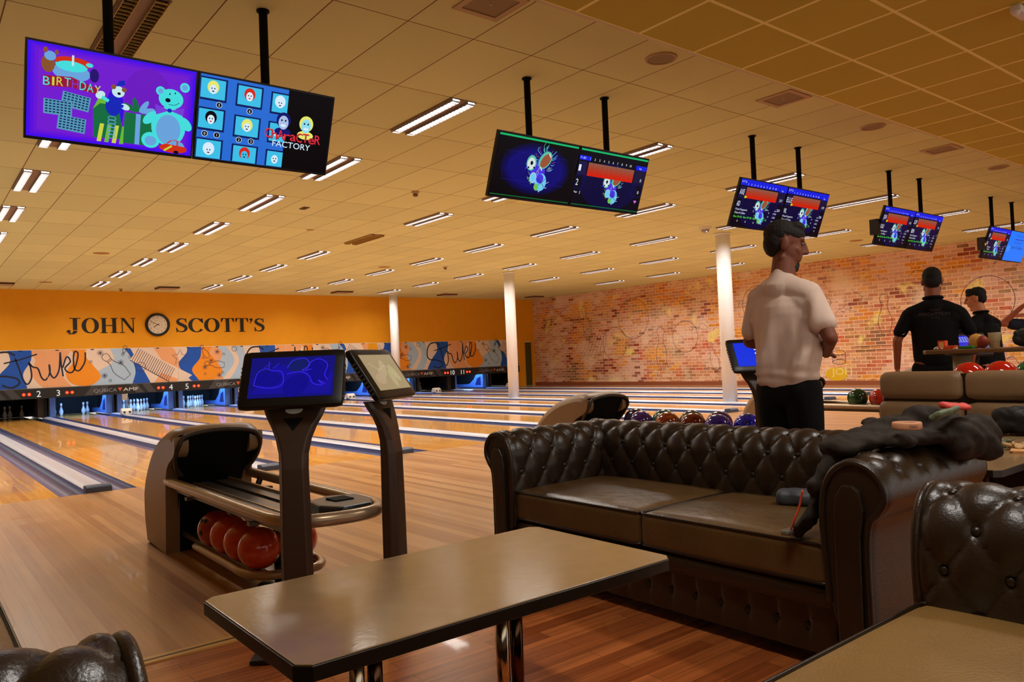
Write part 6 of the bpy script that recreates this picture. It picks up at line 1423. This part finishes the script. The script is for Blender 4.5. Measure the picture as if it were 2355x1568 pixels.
jc((2.72, 1.44, 0.795), 0.04, (2.58, 1.47, 0.71), 0.032, 0.8, 1.2, (0, 1, 0)); jc((2.68, 1.45, 0.77), 0.035, (2.53, 1.48, 0.66), 0.03, 0.8, 1.4, (0, 1, 0)); jc((2.60, 1.465, 0.70), 0.028, (2.54, 1.50, 0.55), 0.022, 2.2, 0.7, (1, 0, 0)); jc((2.70, 1.46, 0.78), 0.03, (2.63, 1.475, 0.60), 0.022, 2.2, 0.6, (1, 0, 0))
jc((2.50, 1.50, 0.56), 0.022, (2.55, 1.535, 0.507), 0.022, 2.6, 0.7, (1, 0, 0))
jc((3.05, 1.42, 0.83), 0.05, (3.20, 1.60, 0.83), 0.035, 1.2, 0.6)
def jw(c, n):
    w_ = math.sin((c.x * 0.55 + c.z * 0.6) * 120 + 5 * mnoise.noise(c * 5)) * 0.003
    return n * (w_ + 0.010 * mnoise.noise(c * 16) + 0.005 * mnoise.noise(c * 40))
linkmesh(grow(mb, 0.009, 3, M_jacket, jw), 'cloth', t); t.location = (0, 0, -0.012)
b = MB(); b.tube(spline([(2.475, 1.492, 0.66), (2.48, 1.51, 0.60), (2.475, 1.53, 0.55), (2.48, 1.548, 0.512)], 5), 0.004, M_orangeT, 8); b.build('orange_edging', t)
b = MB(); b.rbox((2.50, 1.558, 0.503), (0.10, 0.035, 0.022), 0.009, mat('cuff_silver', (120, 116, 100), 0.35, metal=0.3), 5); b.build('cuff_tab', t)
t = thing('tape_roll', 'flat beige roll with dark print lying on the jacket', 'roll', (2.75, 1.245, 0.850))
b = MB(); b.lathe([(0.028, 0), (0.046, 0.0), (0.048, 0.004), (0.048, 0.020), (0.046, 0.024), (0.028, 0.024), (0.028, 0)], mat('tape_beige', (220, 156, 116), 0.5), n=36)
cv = Canvas(b, (-0.02, -0.0486, 0.007), (1, 0, 0), (0, 0, 1), 0.0003); cv.text('DIAC', 0, 0, 0.010, M_ink, width=0.03); b.build('roll', t); t.rotation_euler = (0.0, 0, -0.6)
mb = MB(); capsule(mb, (3.0, 1.22, 0.915), 0.02, (3.09, 1.18, 0.905), 0.018, 1.5, 0.6); o = linkmesh(grow(mb, 0.006, 2, mat('red_cloth', (220, 70, 60), 0.6), lambda c, n: n * 0.004 * mnoise.noise(c * 50)), 'red_glove'); tag(o, 'small folded red cloth on top of the jacket', 'cloth')
mb = MB(); capsule(mb, (2.90, 1.21, 0.885), 0.022, (2.98, 1.18, 0.90), 0.02, 1.5, 0.6); o = linkmesh(grow(mb, 0.006, 2, mat('sage_cloth', (110, 124, 96), 0.6), lambda c, n: n * 0.005 * mnoise.noise(c * 50)), 'wrist_support'); tag(o, 'grey-green wrist support beside the red cloth on the jacket', 'wrist support')
mb = MB(); mb.rbox((0, 0, 0.035), (0.10, 0.16, 0.07), 0.03, M_skin, 8); o = linkmesh(grow(mb, 0.006, 3, mat('grey_pouch', (62, 66, 72), 0.5, noise=0.2), lambda c, n: n * 0.006 * mnoise.noise(c * 22)), 'pouch'); o.location = (2.98, 1.83, 0.478); o.rotation_euler = (0, 0, 0.4); tag(o, 'grey pouch lying on the right seat cushion of the big sofa', 'pouch')
